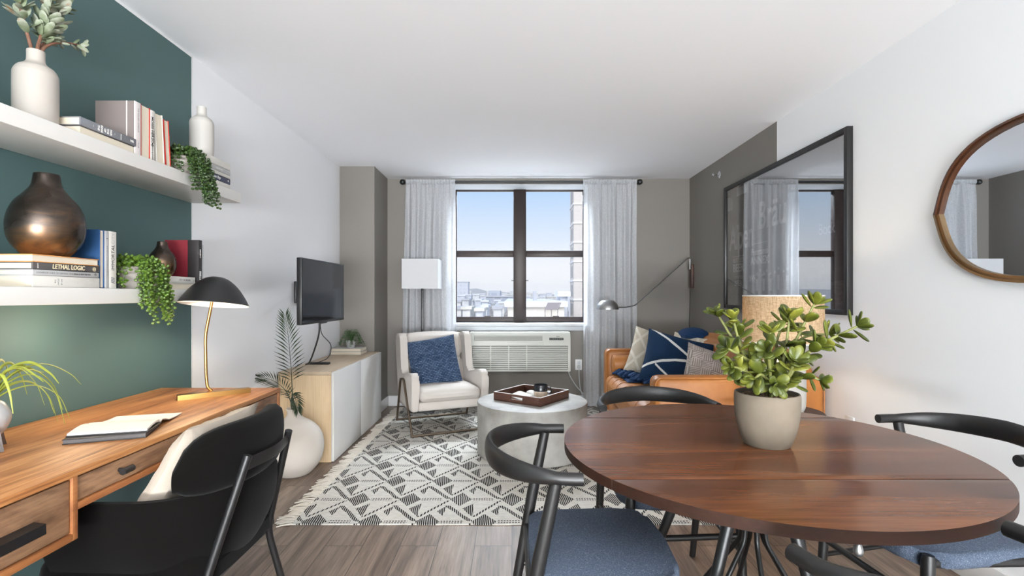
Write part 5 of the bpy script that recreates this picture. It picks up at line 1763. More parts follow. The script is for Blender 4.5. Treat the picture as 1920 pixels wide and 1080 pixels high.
for sy in (-1, 1):
    y0, y1 = (-hy, -hy + th) if sy < 0 else (hy - th, hy)
    a = 0.055
    add_box(bm, (-hx + th, y0, 0), (-a, y1, hh), 0.0005); add_box(bm, (a, y0, 0), (hx - th, y1, hh), 0.0005)
    add_box(bm, (-a, y0, 0), (a, y1, 0.026), 0.0005); add_box(bm, (-a, y0, 0.046), (a, y1, hh), 0.0005)
part('sides', bm, M['walnut'], tray)
bm = NB()
for sx in (-1, 1):
    add_box(bm, (sx * hx - (th if sx > 0 else 0), -hy, hh + 0.0002), (sx * hx + (th if sx < 0 else 0), hy, hh + 0.0014))
for sy in (-1, 1):
    y0, y1 = (-hy, -hy + th) if sy < 0 else (hy - th, hy)
    add_box(bm, (-hx + th, y0, hh + 0.0002), (hx - th, y1, hh + 0.0014))
part('rim', bm, M['walnut_edge'], tray, flat=True)
ob = thing('open_book', 'open book with curled white pages lying in the walnut tray', 'book', (0.150, 3.955, 0.4098), R(28))
bm = NB(); add_box(bm, (-0.150, -0.105, 0), (0.150, 0.105, 0.004), 0.001); part('cover', bm, M['tan_paper'], ob)
for sg in (-1, 1):
    pts = [(0.004 * sg, 0.005), (0.020 * sg, 0.030), (0.055 * sg, 0.038), (0.10 * sg, 0.026), (0.146 * sg, 0.012)]
    pg = smooth_path([Vector((a, b_, 0)) for a, b_ in pts], 5)
    poly = [(p.x, p.y) for p in pg] + [(0.146 * sg, 0.0045), (0.004 * sg, 0.0045)]
    b = NB(); add_prism(b, poly, 0.20, frame((0, 0.10, 0), (1, 0, 0), (0, 0, 1), (0, -1, 0))); part('page_block', b, M['white_paper'], ob)
mug = thing('mug', 'two-tone mug, black glaze over cream clay, standing in the tray', 'mug', (0.222, 3.925, 0.4105), R(-8))
bm = NB(); add_lathe(bm, [(0, 0.0), (0.044, 0.0), (0.050, 0.006), (0.0535, 0.022), (0.0535, 0.058)], 40); part('cream_base', bm, M['mug_cream'], mug)
bm = NB(); add_lathe(bm, [(0.0535, 0.058), (0.0538, 0.104), (0.0525, 0.106), (0.050, 0.104), (0.0495, 0.03), (0, 0.02)], 40); part('black_rim', bm, M['mug_black'], mug)
bm = NB(); add_tube(bm, smooth_path([(0.051, 0, 0.085), (0.075, 0, 0.082), (0.083, 0, 0.060), (0.072, 0, 0.040), (0.051, 0, 0.040)], 5), [(0.006, 0.005)] * 21, 8); part('handle', bm, M['mug_black'], mug)
# ------------------------------------------------------------------ sofa (faces -x, back against the right wall)
SB = Vector((1.40, 3.94, 0))
sofa = thing('sofa', 'tan leather sofa against the right wall under the big picture', 'sofa', SB)
TS = Matrix.Translation(-SB)
AX0, AX1 = 0.872, 1.915
for (y0, y1) in ((3.085, 3.215), (4.690, 4.820)):
    bm = NB()
    add_box(bm, (AX0, y0, 0.13), (AX1, y1, 0.708), 0.045, 5)
    a = part('arm', xform(bm, TS), M['leather'], sofa)
    bm = NB()
    for y in (y0 + 0.006, y1 - 0.006):
        loop = round_path([(AX0 + 0.006, y, 0.15), (AX0 + 0.006, y, 0.700), (AX1 - 0.01, y, 0.700), (AX1 - 0.01, y, 0.15)], 0.045, 5)
        add_tube(bm, loop, 0.0045, 6)
    part('piping', xform(bm, TS), M['leather'], a)
    bm = NB()
    add_box(bm, ((AX0 + AX1) / 2 - 0.0015, y0 - 0.0006, 0.15), ((AX0 + AX1) / 2 + 0.0015, y0 + 0.002, 0.69))
    part('seam', xform(bm, TS), M['dark_wood'], a, flat=True)
bm = NB(); add_box(bm, (AX0 + 0.02, 3.215, 0.13), (AX1 - 0.01, 4.690, 0.26), 0.02, 3); part('base', xform(bm, TS), M['leather'], sofa)
# seat: channelled front edge
bm = NB(); add_soft(bm, (AX0 - 0.01, 3.222, 0.262), (1.72, 4.684, 0.475), 0.055, 5, 0.018, cuts=4); sc = part('seat_cushion', xform(bm, TS), M['leather'], sofa)
bm = NB()
for k in range(1, 9):
    y = 3.222 + k * 1.462 / 9
    pts = [(AX0 - 0.012, y, 0.28), (AX0 - 0.022, y, 0.36), (AX0 - 0.010, y, 0.435), (AX0 + 0.03, y, 0.478), (AX0 + 0.09, y, 0.487)]
    add_tube(bm, smooth_path(pts, 5), 0.003, 6)
part('seat_seam', xform(bm, TS), M['leather'], sc)
bm = NB(); add_box(bm, (1.72, 3.215, 0.24), (1.93, 4.690, 0.76), 0.05, 4); part('back', xform(bm, TS), M['leather'], sofa)
for (y0, y1) in ((3.225, 3.952), (3.958, 4.684)):
    tb = Matrix.Translation((1.70, 0, 0.47)) @ Matrix.Rotation(R(12), 4, 'Y')
    bm = NB(); add_soft(bm, (-0.10, y0, 0.0), (0.085, y1, 0.385), 0.06, 5, 0.03, M=tb); part('back_cushion', xform(bm, TS), M['leather'], sofa)
for x in (AX0 + 0.09, AX1 - 0.09):
    for y in (3.15, 4.755):
        bm = NB(); add_tube(bm, [(x, y, 0.0), (x, y, 0.14)], [0.016, 0.022], 12); part('leg', xform(bm, TS), M['dark_wood'], sofa)
# bolster
bm = NB()
add_lathe(bm, smooth_prof([(0, 0), (0.05, 0.002), (0.078, 0.012), (0.085, 0.04), (0.086, 0.30), (0.085, 0.56), (0.078, 0.588), (0.05, 0.598), (0, 0.60)], 4), 32, M=frame((0, 0, 0), (0, 1, 0), (0, 0, 1), (1, 0, 0)))
solo('bolster', bm, M['leather'], 'tan leather bolster lying along the far arm of the sofa', 'cushion', (0.905, 4.595, 0.578))
# cushions
def cushion(label, mat, loc, rot, w, h, t, seed, pinch=0.06):
    c = solo('cushion', pillow_bm(w, h, t, seed=seed, pinch=pinch), mat, label, 'cushion', loc)
    c.rotation_euler = [R(a) for a in rot]
    return c
cushion('cream cable knit cushion behind the navy one on the sofa', M['knit_cream'], (1.235, 4.42, 0.690), (-22, 16, -14), 0.42, 0.42, 0.13, 1)
cushion('navy cushion with white lines leaning on the cream knit cushion', M['navy_lines'], (1.335, 4.10, 0.672), (-30, 14, -12), 0.54, 0.46, 0.15, 2)
cushion('taupe basket weave cushion nearest the near arm of the sofa', M['taupe_weave'], (1.40, 3.46, 0.640), (-38, 20, -8), 0.47, 0.42, 0.15, 4)
cushion('cream knit cushion at the back corner of the sofa under the navy knit throw', M['knit_cream'], (1.545, 4.49, 0.660), (-15, 6, -60), 0.40, 0.40, 0.12, 6)
# navy tasselled throw on the seat, and its knitted end over the back corner
th = thing('throw_blanket', 'navy yarn throw with tassels spilling over the sofa seat', 'blanket', (1.05, 4.30, 0.49))
bm = NB()
n = 26
g = []
for j in range(n + 1):
    row = []
    for i in range(n + 1):
        u, v = i / n, j / n
        x = -0.10 + 0.40 * u
        y = -0.14 + 0.40 * v
        z = 0.020 + 0.022 * noise.noise(Vector((u * 5, v * 5, 1))) + 0.012 * noise.noise(Vector((u * 13, v * 11, 4)))
        if i in (0, n) or j in (0, n): z = 0.002
        row.append(bm.verts.new((x, y, max(0.002, z))))
    g.append(row)
for j in range(n):
    for i in range(n):
        bm.faces.new((g[j][i], g[j][i + 1], g[j + 1][i + 1], g[j + 1][i]))
part('cloth', bm, M['throw'], th, angle=180)
bm = NB()
rd = random.Random(14)
for k in range(32):
    f = k / 31
    p0 = Vector((-0.06 + 0.17 * f + rd.uniform(-.015, .015), 0.22 - 0.52 * f + rd.uniform(-0.02, 0.02), 0.034 + 0.025 * abs(math.sin(k * 1.9))))
    d = Vector((-0.085 + rd.uniform(-.02, .02), -0.045 + rd.uniform(-.03, .03), 0))
    for q in range(4):
        e = Vector((rd.uniform(-.012, .012), rd.uniform(-.014, .014), 0))
        add_tube(bm, smooth_path([p0 + e * 0.3, p0 + d * 0.5 + e + Vector((0, 0, 0.006)), p0 + d + e * 1.4 + Vector((0, 0, -0.014))], 4), 0.0062, 6)
part('tassels', bm, M['throw'], th)
bm = NB()
n = 30
g = []
for j in range(n + 1):
    row = []
    for i in range(n + 1):
        u, v = -1 + 2 * i / n, -1 + 2 * j / n
        e = max(0, (1 - u * u) * (1 - v * v)) ** 0.5
        row.append(bm.verts.new((0.15 * u * (0.8 + 0.2 * e), 0.17 * v * (0.8 + 0.2 * e), 0.085 * e + 0.006 * abs(math.sin(u * 22)) * e * abs(math.cos(v * 16)))))
    g.append(row)
for j in range(n):
    for i in range(n):
        bm.faces.new((g[j][i], g[j][i + 1], g[j + 1][i + 1], g[j + 1][i]))
solo('knit_throw', bm, M['throw'], 'navy chunky knit throw folded on the far back corner of the sofa', 'blanket', (1.640, 4.585, 0.828), angle=180)

# ------------------------------------------------------------------ swing arm wall lamp
sl = thing('wall_lamp', 'swing arm wall lamp with a steel dome shade reaching over the sofa', 'lamp', (XR, 5.43, 1.286))
bm = NB(); add_box(bm, (-0.028, -0.034, 0), (0.0, 0.034, 0.252), 0.004); part('bracket', bm, M['walnut'], sl)
hx_, hy_, hz_ = 1.139 - 0, 0, 0
Ls = Vector(((1139 - 960) * 4.95 / 950 - XR, 4.95 - 5.43, H - (580 - 554) * 4.95 / 950 - 1.286))   # shade centre, rim level
bm = NB()
add_tube(bm, round_path([(-0.034, 0, 0.20), (-0.034, 0, 0.318), (-0.055, -0.01, 0.322), Ls + Vector((0.30, 0.14, 0.035)), Ls + Vector((0.19, 0.06, 0.018)), Ls + Vector((0.06, 0.0, 0.022))], 0.03, 5), 0.006, 10)
part('arm', bm, M['steel'], sl)
bm = NB(); add_lathe(bm, smooth_prof([(0.110, 0.0), (0.108, 0.015), (0.098, 0.045), (0.070, 0.078), (0.035, 0.092), (0, 0.095)], 5), 40, Ls); part('shade', bm, M['steel'], sl)
bm = NB(); add_lathe(bm, [(0.109, 0.001), (0.104, 0.004), (0, 0.006)], 40, Ls); part('diffuser', bm, M['reading_glow'], sl)
bm = NB(); add_tube(bm, smooth_path([(-0.032, 0, -0.03), (-0.036, -0.005, -0.15), (-0.045, -0.02, -0.28), (-0.05, -0.03, -0.42), (-0.02, -0.04, -0.55)], 6), 0.0035, 6); part('cord', bm, M['cord_black'], sl)

# ------------------------------------------------------------------ sprinkler
sk = thing('sprinkler_head', 'small chrome sprinkler head on the taupe right wall', 'sprinkler', (XR, 4.745, 2.335))
bm = NB(); add_lathe(bm, [(0, 0.008), (0.020, 0.008), (0.034, 0.003), (0.036, 0.0), (0, 0)], 28, M=frame((0, 0, 0), (0, 1, 0), (0, 0, 1), (-1, 0, 0))); part('escutcheon', bm, M['chrome'], sk)
bm = NB(); add_tube(bm, [(-0.006, 0, 0), (-0.05, 0, 0)], 0.007, 10); add_tube(bm, [(-0.02, 0.012, 0), (-0.045, 0.012, 0.0), (-0.055, 0, 0)], 0.003, 6); add_tube(bm, [(-0.02, -0.012, 0), (-0.045, -0.012, 0.0), (-0.055, 0, 0)], 0.003, 6)
add_box(bm, (-0.062, -0.017, -0.010), (-0.058, 0.017, 0.014), 0.001); part('nozzle', bm, M['chrome'], sk)

# ------------------------------------------------------------------ framed picture on the right wall
PY0, PY1, PZ0, PZ1 = 2.880, 4.560, 1.093, 2.170
PH, PW = PZ1 - PZ0, PY1 - PY0
pic = thing('framed_picture', 'big black framed monochrome street photograph on the right wall above the sofa', 'picture', (XR, PY0, PZ0))
bm = NB()
fw, fd = 0.030, 0.036
add_box(bm, (-fd, 0, 0), (-0.001, fw, PH), 0.001); add_box(bm, (-fd, PW - fw, 0), (-0.001, PW, PH), 0.001)
add_box(bm, (-fd, fw, 0), (-0.001, PW - fw, fw), 0.001); add_box(bm, (-fd, fw, PH - fw), (-0.001, PW - fw, PH), 0.001)
part('frame', bm, M['black_wood'], pic)
bm = NB(); add_box(bm, (-0.016, fw, fw), (-0.004, PW - fw, PH - fw)); part('print', bm, M['photo_print'], pic, flat=True)
bm = NB(); add_box(bm, (-0.0235, fw * 0.8, fw * 0.8), (-0.0205, PW - fw * 0.8, PH - fw * 0.8)); part('glass', bm, M['picture_glass'], pic, flat=True)
def pic_m(s, z):
    """s: distance from the far (left) edge towards the camera."""
    return frame((-0.0166, PW - s, z), (0, -1, 0), (0, 0, 1), (-1, 0, 0))
bm = NB()
for (t_, size, s, z, kw) in (('Alpen', 0.30, 0.30, 0.60, dict(bold=.004, sx=0.62, shear=0.08)), ('Br\u00e4u', 0.30, 0.80, 0.72, dict(bold=.004, sx=0.72, shear=0.08)),
                             ('BOTTLED', 0.055, 0.25, 0.41, dict(sx=0.8)), ('BEER', 0.095, 0.25, 0.345, dict(bold=.002)), ('IMPORTED', 0.04, 0.25, 0.265, dict(sx=0.8)), ('BEER', 0.065, 0.25, 0.215, dict(bold=.001)),
                             ('Petersens', 0.075, 0.62, 0.455, dict(bold=.001, sx=0.9)), ('ANNEX', 0.085, 0.62, 0.385, dict(bold=.002)), ('WHISKEYS', 0.085, 0.62, 0.245, dict(bold=.001, sx=0.85)), ('Bock', 0.10, 1.46, 0.52, dict(sx=0.8))):
    merge(bm, text_bm(t_, size, pic_m(s, z), **kw))
part('lettering', bm, M['print_mid'], pic, flat=True)
bm = NB()
def pbox(s0, s1, z0, z1, lift=0.0004):
    add_box(bm, (-0.0166 - lift, PW - s1, z0), (-0.0159, PW - s0, z1))
pbox(0.04, 0.14, 0.86, 0.98); pbox(0.22, 0.42, 0.96, 1.03); pbox(0.50, 0.60, 1.0, 1.04)
pbox(0.14, 0.36, 0.445, 0.449); pbox(0.50, 0.74, 0.520, 0.524)
part('print_windows', bm, M['print_light'], pic, flat=True)
bm = NB()
b2 = NB()
rd = random.Random(8)
for k, s in enumerate((0.58, 0.63, 0.69, 0.735, 0.79, 0.85, 0.90, 0.97, 1.02)):
    hgt = rd.uniform(0.19, 0.225)
    z0 = 0.105
    # coat / trousers and a light shirt or apron, and a head with a hat
    add_prism(bm, [(-0.020, 0), (-0.005, 0), (0, hgt * 0.4), (0.005, 0), (0.020, 0), (0.024, hgt * 0.5), (0.026, hgt * 0.78), (0.010, hgt * 0.84), (-0.010, hgt * 0.84), (-0.026, hgt * 0.78), (-0.024, hgt * 0.5)], 0.0004, pic_m(s, z0))
    if k % 2 == 0:
        add_prism(b2, [(-0.015, hgt * 0.22), (0.015, hgt * 0.22), (0.018, hgt * 0.70), (-0.018, hgt * 0.70)], 0.0007, pic_m(s, z0))
    add_prism(b2, [(0.009 * math.cos(2 * PI * q / 10), hgt * 0.91 + 0.011 * math.sin(2 * PI * q / 10)) for q in range(10)], 0.0007, pic_m(s, z0))
    add_prism(bm, [(-0.014, hgt * 0.955), (0.014, hgt * 0.955), (0.009, hgt * 1.0), (-0.009, hgt * 1.0)], 0.0009, pic_m(s, z0))
part('printed_coats', bm, M['print_dark'], pic, flat=True)
part('printed_shirts', b2, M['print_light'], pic, flat=True)

# ------------------------------------------------------------------ side table and table lamp
stx, sty = 1.464, 2.745
st = thing('side_table', 'dark brown round side table holding the table lamp at the sofa arm', 'side table', (stx, sty, 0))
bm = NB(); add_lathe(bm, [(0, 0.555), (0.194, 0.555), (0.204, 0.562), (0.204, 0.578), (0.198, 0.584), (0, 0.584)], 56); part('top', bm, M['dark_wood'], st)
bm = NB(); add_lathe(bm, [(0, 0), (0.16, 0), (0.16, 0.012), (0.02, 0.03), (0.02, 0.555), (0, 0.555)], 32); part('pedestal', bm, M['black_metal'], st)
tl = thing('table_lamp', 'table lamp with a lit linen drum shade and grey ceramic body behind the jade plant', 'lamp', (stx, sty, 0.5845))
bm = NB(); add_lathe(bm, smooth_prof([(0, 0.002), (0.088, 0.0), (0.104, 0.010), (0.113, 0.05), (0.113, 0.20), (0.098, 0.262), (0.05, 0.30), (0.02, 0.315), (0, 0.316)], 5), 48); part('body', bm, M['grey_ceramic'], tl)
bm = NB(); add_tube(bm, [(0, 0, 0.312), (0, 0, 0.42)], 0.008, 10); part('neck', bm, M['brass'], tl)
bm = NB()
add_lathe(bm, [(0.199, 0.372), (0.1965, 0.620)], 64); add_lathe(bm, [(0.1965, 0.372), (0.194, 0.620)], 64)
part('lamp_shade', bm, M['linen_shade'], tl, recalc=False)
bm = NB()
for (r_, z_) in ((0.1985, 0.372), (0.196, 0.620)):
    add_tube(bm, [(r_ * math.cos(2 * PI * k / 48), r_ * math.sin(2 * PI * k / 48), z_) for k in range(48)], 0.0035, 6, closed=True)
add_tube(bm, [(-0.194, 0, 0.60), (0.194, 0, 0.60)], 0.002, 6)
part('shade_ring', bm, M['white_lacquer'], tl)
bm = NB(); add_lathe(bm, smooth_prof([(0, 0.42), (0.016, 0.425), (0.03, 0.47), (0.022, 0.505), (0, 0.52)], 4), 20); part('bulb', bm, M['lamp_glow'], tl)
lamp('table_lamp_light', 'POINT', (0, 0, 0.475), (0, 0, 0), 13.0, (1.0, 0.80, 0.55), size=0.04, parent=tl)

# ------------------------------------------------------------------ mirror on the right wall
mY, mZ = 1.860, 1.570
mir = thing('wall_mirror', 'wide rounded wall mirror with a walnut and brass rim on the right wall', 'mirror', (XR, mY, mZ))
def mirror_curve(a, b, n=64, p=2.35):
    """Closed outline in (y, z), pinched to a point at both sides."""
    out = []
    for k in range(n):
        t = 2 * PI * k / n
        c, s = math.cos(t), math.sin(t)
        y = a * math.copysign(abs(c) ** (2 / p), c)
        z = b * math.copysign(abs(s) ** (2 / p), s)
        q = abs(s)
        z = b * s
        y = math.copysign(a * max(0.0, 1 - q ** 3) ** 0.5 - 0.33 * b * q * max(0.0, 1 - q) ** 0.7, c)
        out.append((y, z))
    return out
MA, MB_ = 0.440, 0.318
oc = mirror_curve(MA, MB_); ic = mirror_curve(MA - 0.030, MB_ - 0.026)
mats2 = [M['mirror_wood'], plain('aged_brass', (0.30, 0.20, 0.11, 1), 0.35, 1.0)]
bm = NB()
def ring(c0, x0, c1, x1, mi_fn):
    n = len(c0)
    A = [bm.verts.new((x0, y, z)) for y, z in c0]
    B = [bm.verts.new((x1, y, z)) for y, z in c1]
    for k in range(n):
        f = bm.faces.new((A[k], A[(k + 1) % n], B[(k + 1) % n], B[k]))
        f.material_index = 0 if (c0[k][1] + c0[(k + 1) % n][1]) / 2 > 0 else 1
mid1 = mirror_curve(MA - 0.012, MB_ - 0.010); mid2 = mirror_curve(MA - 0.016, MB_ - 0.014)
ring(oc, 0.0, oc, -0.030, None); ring(oc, -0.030, mid1, -0.032, None); ring(mid1, -0.032, mid1, -0.024, None); ring(mid1, -0.024, mid2, -0.024, None); ring(mid2, -0.024, ic, -0.028, None); ring(ic, -0.028, ic, -0.010, None)
bmesh.ops.remove_doubles(bm, verts=bm.verts, dist=1e-6)
part('rim', bm, mats2, mir, angle=30)
bm = NB()
q = mirror_curve(MA - 0.024, MB_ - 0.02)
add_prism(bm, q, 0.003, frame((-0.016, 0, 0), (0, 1, 0), (0, 0, 1), (1, 0, 0)))
part('mirror_glass', bm, M['mirror'], mir, flat=True)
# ------------------------------------------------------------------ dining table
TX, TY, TR, TZ, TT = 0.741, 1.555, 0.577, 0.750, 0.027
table = thing('dining_table', 'round dark mahogany dining table with drop leaves and black wire base', 'dining table', (TX, TY, 0))
def segment(y0, y1, n=40):
    a0, a1 = math.asin(max(-1, min(1, y0 / TR))), math.asin(max(-1, min(1, y1 / TR)))
    pts = [(TR * math.cos(a0 + (a1 - a0) * k / n), TR * math.sin(a0 + (a1 - a0) * k / n)) for k in range(n + 1)]
    pts += [(-x, y) for x, y in pts[::-1]]
    out = []
    for p in pts:
        if not out or (Vector(p) - Vector(out[-1])).length > 1e-4:
            out.append(p)
    if (Vector(out[0]) - Vector(out[-1])).length < 1e-4: out.pop()
    return out
S1, S2 = 1.2556 - TY, 1.888 - TY
for (nm, a, b_) in (('tabletop', S1 + 0.0008, S2 - 0.0008), ('drop_leaf', -TR, S1 - 0.0008), ('drop_leaf', S2 + 0.0008, TR)):
    bm = NB(); add_prism(bm, segment(a, b_, 48), TT, frame((0, 0, TZ - TT), (1, 0, 0), (0, 1, 0), (0, 0, 1)), bev=0.002)
    bm.normal_update()
    for f in bm.faces:
        if abs(f.normal.z) < 0.5: f.material_index = 1
    part(nm, bm, [M['table_top'], M['table_edge']], table, angle=30)
bm = NB(); add_lathe(bm, [(0, 0.70), (0.16, 0.70), (0.165, 0.722), (0, 0.7225)], 36); part('mounting_plate', bm, M['black_metal'], table)
for (tx, ty, fx, fy) in ((-0.10, -0.13, -0.32, -0.24), (-0.14, 0.10, -0.36, 0.23), (0.0, -0.15, 0.13, -0.31), (0.13, 0.08, 0.34, 0.22)):
    bm = NB(); add_tube(bm, [(tx, ty, 0.705), (fx, fy, 0.0)], [0.018, 0.012], 14); part('leg', bm, M['black_metal'], table)
for k in range(6):
    a = R(20 + 60 * k)
    c, s = math.cos(a), math.sin(a)
    bm = NB(); add_tube(bm, round_path([(0.05 * c, 0.05 * s, 0.705), (0.032 * c, 0.032 * s, 0.50), (0.036 * c, 0.036 * s, 0.455), (0.33 * c, 0.33 * s, 0.012)], 0.05, 4), 0.0075, 10); part('base_rod', bm, M['black_metal'], table)
bm = NB(); add_tube(bm, [(-0.044, -0.535, 0.724), (-0.044, -0.535, 0.708)], 0.004, 8); add_lathe(bm, smooth_prof([(0, -0.016), (0.008, -0.010), (0.009, 0), (0.005, 0.012), (0, 0.016)], 3), 12, (-0.044, -0.535, 0.695)); part('leaf_catch', bm, M['steel'], table)

# ------------------------------------------------------------------ dining chairs
def dining_chair():
    e = thing('dining_chair', '', 'chair', (0, 0, 0))
    bm = NB()
    pts, rad = [], []
    n = 44
    for k in range(n + 1):
        f = k / n
        a = R(90) + (2 * PI - 2 * R(90)) * f
        s = abs(2 * f - 1)
        x = -0.078 + 0.232 * math.cos(a)
        y = 0.248 * math.sin(a)
        if s > 0.93:
            x += 0.02 * (s - 0.93) / 0.07
        pts.append((x, y, 0.735 + 0.012 * (1 - s) ))
        w = max(0.0, 1 - (s / 0.86) ** 2.4) if s < 0.86 else 0.0
        rad.append((0.0165 - 0.003 * w, 0.0165 + 0.019 * w))
    add_tube(bm, pts, rad, 16, up=(0, 0, 1))
    part('back_rail', bm, M['black_wood'], e)
    for sg in (-1, 1):
        bm = NB(); add_tube(bm, [(-0.125, 0.232 * sg, 0.728), (-0.168, 0.228 * sg, 0.52), (-0.262, 0.222 * sg, 0.0)], [0.0165, 0.0195, 0.0135], 14); part('leg', bm, M['black_wood'], e)
        bm = NB(); add_tube(bm, [(0.178, 0.206 * sg, 0.456), (0.180, 0.207 * sg, 0.44), (0.205, 0.222 * sg, 0.0)], [0.0155, 0.0185, 0.0125], 14); part('leg', bm, M['black_wood'], e)
        bm = NB(); add_tube(bm, [(-0.190, 0.227 * sg, 0.432), (0.178, 0.204 * sg, 0.432)], 0.0135, 12); part('seat_rail', bm, M['black_wood'], e)
        bm = NB(); add_tube(bm, [(-0.214, 0.225 * sg, 0.275), (0.190, 0.214 * sg, 0.245)], 0.0095, 10); part('stretcher', bm, M['black_wood'], e)
    bm = NB(); add_tube(bm, [(-0.188, -0.224, 0.405), (-0.188, 0.224, 0.405)], 0.0125, 12); part('stretcher', bm, M['black_wood'], e)
    bm = NB(); add_tube(bm, [(0.186, -0.208, 0.305), (0.186, 0.208, 0.305)], 0.0115, 12); part('stretcher', bm, M['black_wood'], e)
    bm = NB()
    poly = [(-0.185, -0.175), (-0.19, 0.0), (-0.185, 0.175), (-0.165, 0.205), (-0.12, 0.222), (0.10, 0.236), (0.145, 0.228), (0.160, 0.200), (0.185, 0.183), (0.215, 0.170), (0.225, 0.14), (0.226, 0.0)]
    poly = poly + [(x, -y) for x, y in poly[::-1] if y > 0][0:]
    # order: go round once
    up_ = [(-0.19, 0.0), (-0.185, 0.175), (-0.165, 0.205), (-0.12, 0.222), (0.10, 0.238), (0.145, 0.232), (0.158, 0.198), (0.185, 0.180), (0.215, 0.170), (0.225, 0.14), (0.226, 0.0)]
    poly = up_ + [(x, -y) for x, y in up_[-2:0:-1]]
    add_prism(bm, poly[::-1], 0.046, frame((0, 0, 0.420), (1, 0, 0), (0, 1, 0), (0, 0, 1)), bev=0.017)
    part('seat', bm, M['seat_cloth'], e, angle=60)
    return e
ch0 = dining_chair()
spots = ((0.240, 1.545, 0, 'black dining chair left of the table with its wide blue grey seat fully in view'),
         (0.632, 2.070, -86, 'black dining chair on the far side of the table in front of the sofa arm'),
         (1.362, 1.684, 185, 'black dining chair at the right side of the table by the white wall'),
         (0.747, 1.034, 101, 'nearest black dining chair, only its curved rail showing at the bottom edge'))
for i, (x, y, a, lab) in enumerate(spots):
    c = ch0 if i == 0 else copy_tree(ch0)
    c.location = (x, y, 0)
    c.rotation_euler = (0, 0, R(a))
    tag(c, lab, 'chair', 'dining chairs around the mahogany table')

# ------------------------------------------------------------------ jade plant on the table
JX, JY = 0.7805, 1.552
jp = thing('jade_plant', 'big bushy jade plant in a round concrete pot on the dining table', 'plant', (JX, JY, TZ))
bm = NB()
P = [(0, 0.004), (0.054, 0.0), (0.066, 0.006), (0.081, 0.045), (0.0905, 0.095), (0.0928, 0.140), (0.0915, 0.157), (0.0885, 0.160), (0.085, 0.157), (0.083, 0.135)]
add_lathe(bm, smooth_prof(P, 5) + [(0.078, 0.12)], 64)
part('pot', bm, M['pot_concrete'], jp)
bm = NB(); add_lathe(bm, [(0.0825, 0.136), (0.05, 0.141), (0, 0.143)], 32); part('soil', bm, M['soil'], jp)
bm = NB()
rd = random.Random(17)
for k in range(95):
    a, q = rd.uniform(0, 2 * PI), 0.076 * math.sqrt(rd.random())
    sz = rd.uniform(0.005, 0.010)
    add_ellip(bm, frame((q * math.cos(a), q * math.sin(a), 0.143 + sz * 0.3), (sz * math.cos(a * 3), sz * math.sin(a * 3), 0), (-sz * 0.7 * math.sin(a * 3), sz * 0.7 * math.cos(a * 3), 0), (0, 0, sz * 0.6)), 6, 4)
gv = part('gravel', bm, M['gravel'], jp); gv['kind'] = 'stuff'
bs, bl = NB(), NB()
def jade_leaf_at(p, d, L, n_up):
    add_ellip(bl, leaf_matrix(p, d, n_up, L, L * rd.uniform(0.50, 0.60), L * 0.17), 10, 7, 0.28)
def jade_branch(pts, r0, first, pairs, L0, rosette=6):
    L0 *= 1.17
    pairs += 1
    first *= 0.92
    sp_ = smooth_path(pts, 7)
    n = len(sp_)
    add_tube(bs, sp_, [r0 * (1 - 0.55 * i / (n - 1)) for i in range(n)], 8)
    for k in range(pairs):
        t = first + (0.97 - first) * k / max(1, pairs - 1)
        i = min(n - 2, int(t * (n - 1)))
        p = sp_[i]
        d = (sp_[i + 1] - sp_[i]).normalized()
        s = d.cross(Vector((0.2, 1, 0.1))).normalized()
        u = d.cross(s).normalized()
        a0 = (k % 2) * PI / 2 + rd.uniform(-0.4, 0.4)
        for h in (0, PI):
            o_ = s * math.cos(a0 + h) + u * math.sin(a0 + h)
            dr = (o_ + d * rd.uniform(0.25, 0.8) + Vector((0, 0, rd.uniform(-0.1, 0.25)))).normalized()
            jade_leaf_at(p + dr * 0.004, dr, L0 * rd.uniform(0.8, 1.15), d + Vector((0, -0.5, 0.5)))
    p = sp_[-1]
    d = (sp_[-1] - sp_[-3]).normalized()
    for k in range(rosette):
        a = 2 * PI * k / rosette + rd.uniform(-.3, .3)
        s = d.cross(Vector((0.2, 1, 0.1))).normalized(); u = d.cross(s).normalized()
        dr = (s * math.cos(a) + u * math.sin(a)) * 0.75 + d * rd.uniform(0.5, 1.0)
        jade_leaf_at(p, dr, L0 * rd.uniform(0.65, 1.0), d + Vector((0, -0.3, 0.2)))
trunk = {'A': Vector((0.015, 0.0, 0.14)), 'B': Vector((-0.02, 0.02, 0.14)), 'C': Vector((0.035, -0.02, 0.14)), 'D': Vector((0.02, 0.03, 0.14))}
def P3(dx, dy, z): return Vector((dx, dy, z - TZ))
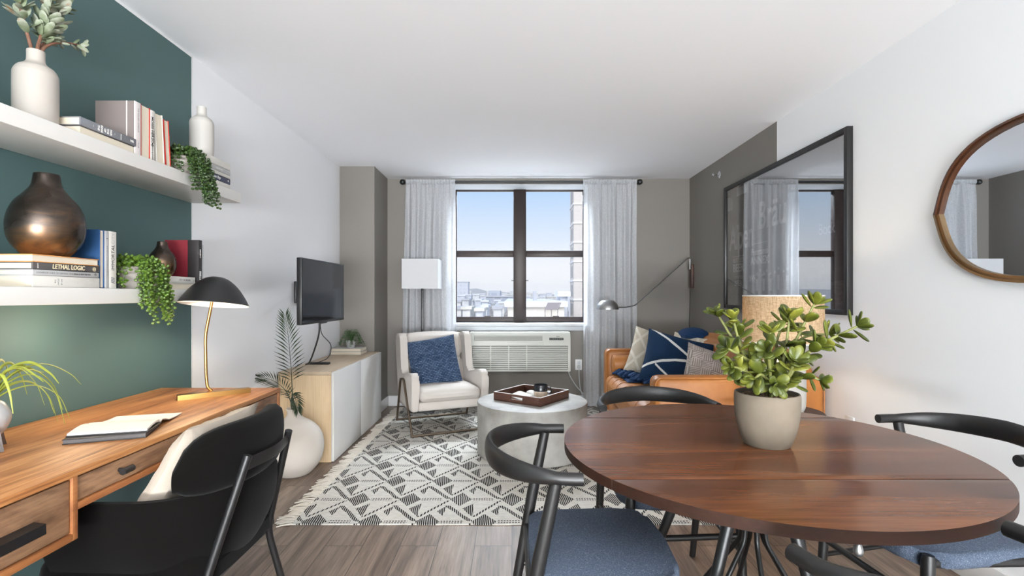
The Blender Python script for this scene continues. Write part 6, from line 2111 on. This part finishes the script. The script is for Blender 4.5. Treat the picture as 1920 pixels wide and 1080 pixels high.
BR = [('B', (-0.045, 0.0, 0.97), (-0.085, -0.01, 1.05), (-0.112, -0.02, 1.135), 0.40, 5, 0.046),
      ('B', (-0.04, 0.02, 0.97), (-0.09, 0.02, 1.06), (-0.140, 0.03, 1.150), 0.62, 3, 0.038),
      ('A', (-0.02, -0.03, 0.98), (-0.09, -0.05, 1.02), (-0.145, -0.06, 1.050), 0.45, 4, 0.044),
      ('A', (0.01, 0.0, 0.98), (0.005, -0.01, 1.05), (0.000, -0.02, 1.095), 0.42, 4, 0.046),
      ('C', (0.04, -0.01, 0.97), (0.060, 0.0, 1.06), (0.070, 0.0, 1.140), 0.45, 5, 0.048),
      ('C', (0.06, 0.0, 1.0), (0.105, 0.0, 1.10), (0.145, 0.0, 1.178), 0.55, 4, 0.046),
      ('D', (0.07, 0.0, 0.99), (0.165, -0.01, 1.06), (0.262, -0.02, 1.112), 0.52, 6, 0.046),
      ('D', (0.06, 0.03, 0.98), (0.13, 0.04, 1.07), (0.215, 0.04, 1.085), 0.60, 4, 0.044),
      ('A', (-0.02, -0.05, 0.95), (-0.055, -0.075, 0.975), (-0.078, -0.085, 0.965), 0.45, 3, 0.042),
      ('C', (0.03, -0.05, 0.95), (0.035, -0.08, 1.0), (0.035, -0.09, 1.015), 0.45, 4, 0.044),
      ('C', (0.06, -0.03, 0.94), (0.10, -0.04, 0.965), (0.132, -0.05, 0.955), 0.55, 3, 0.038),
      ('B', (-0.03, 0.05, 0.98), (-0.05, 0.07, 1.06), (-0.050, 0.08, 1.10), 0.45, 4, 0.044),
      ('D', (0.05, 0.05, 0.99), (0.07, 0.07, 1.07), (0.10, 0.08, 1.12), 0.45, 4, 0.044),
      ('A', (-0.01, -0.04, 0.96), (-0.03, -0.07, 1.03), (-0.045, -0.085, 1.045), 0.5, 4, 0.044),
      ('C', (0.05, -0.04, 0.97), (0.085, -0.06, 1.03), (0.11, -0.07, 1.055), 0.5, 4, 0.042),
      ('B', (-0.05, -0.03, 0.95), (-0.095, -0.05, 0.985), (-0.130, -0.06, 0.995), 0.6, 3, 0.040),
      ('A', (-0.01, -0.050, 0.945), (-0.02, -0.085, 0.950), (-0.022, -0.098, 0.946), 0.7, 1, 0.034)]
for (k, a, b_, c, f, n, L) in BR:
    jade_branch([trunk[k] - Vector((0, 0, 0.02)), trunk[k] + Vector((0, 0, 0.015)), P3(*a), P3(*b_), P3(*c)], 0.0075, f, n, L)
part('stems', bs, M['grey_stem'], jp)
part('leaves', bl, M['jade'], jp)
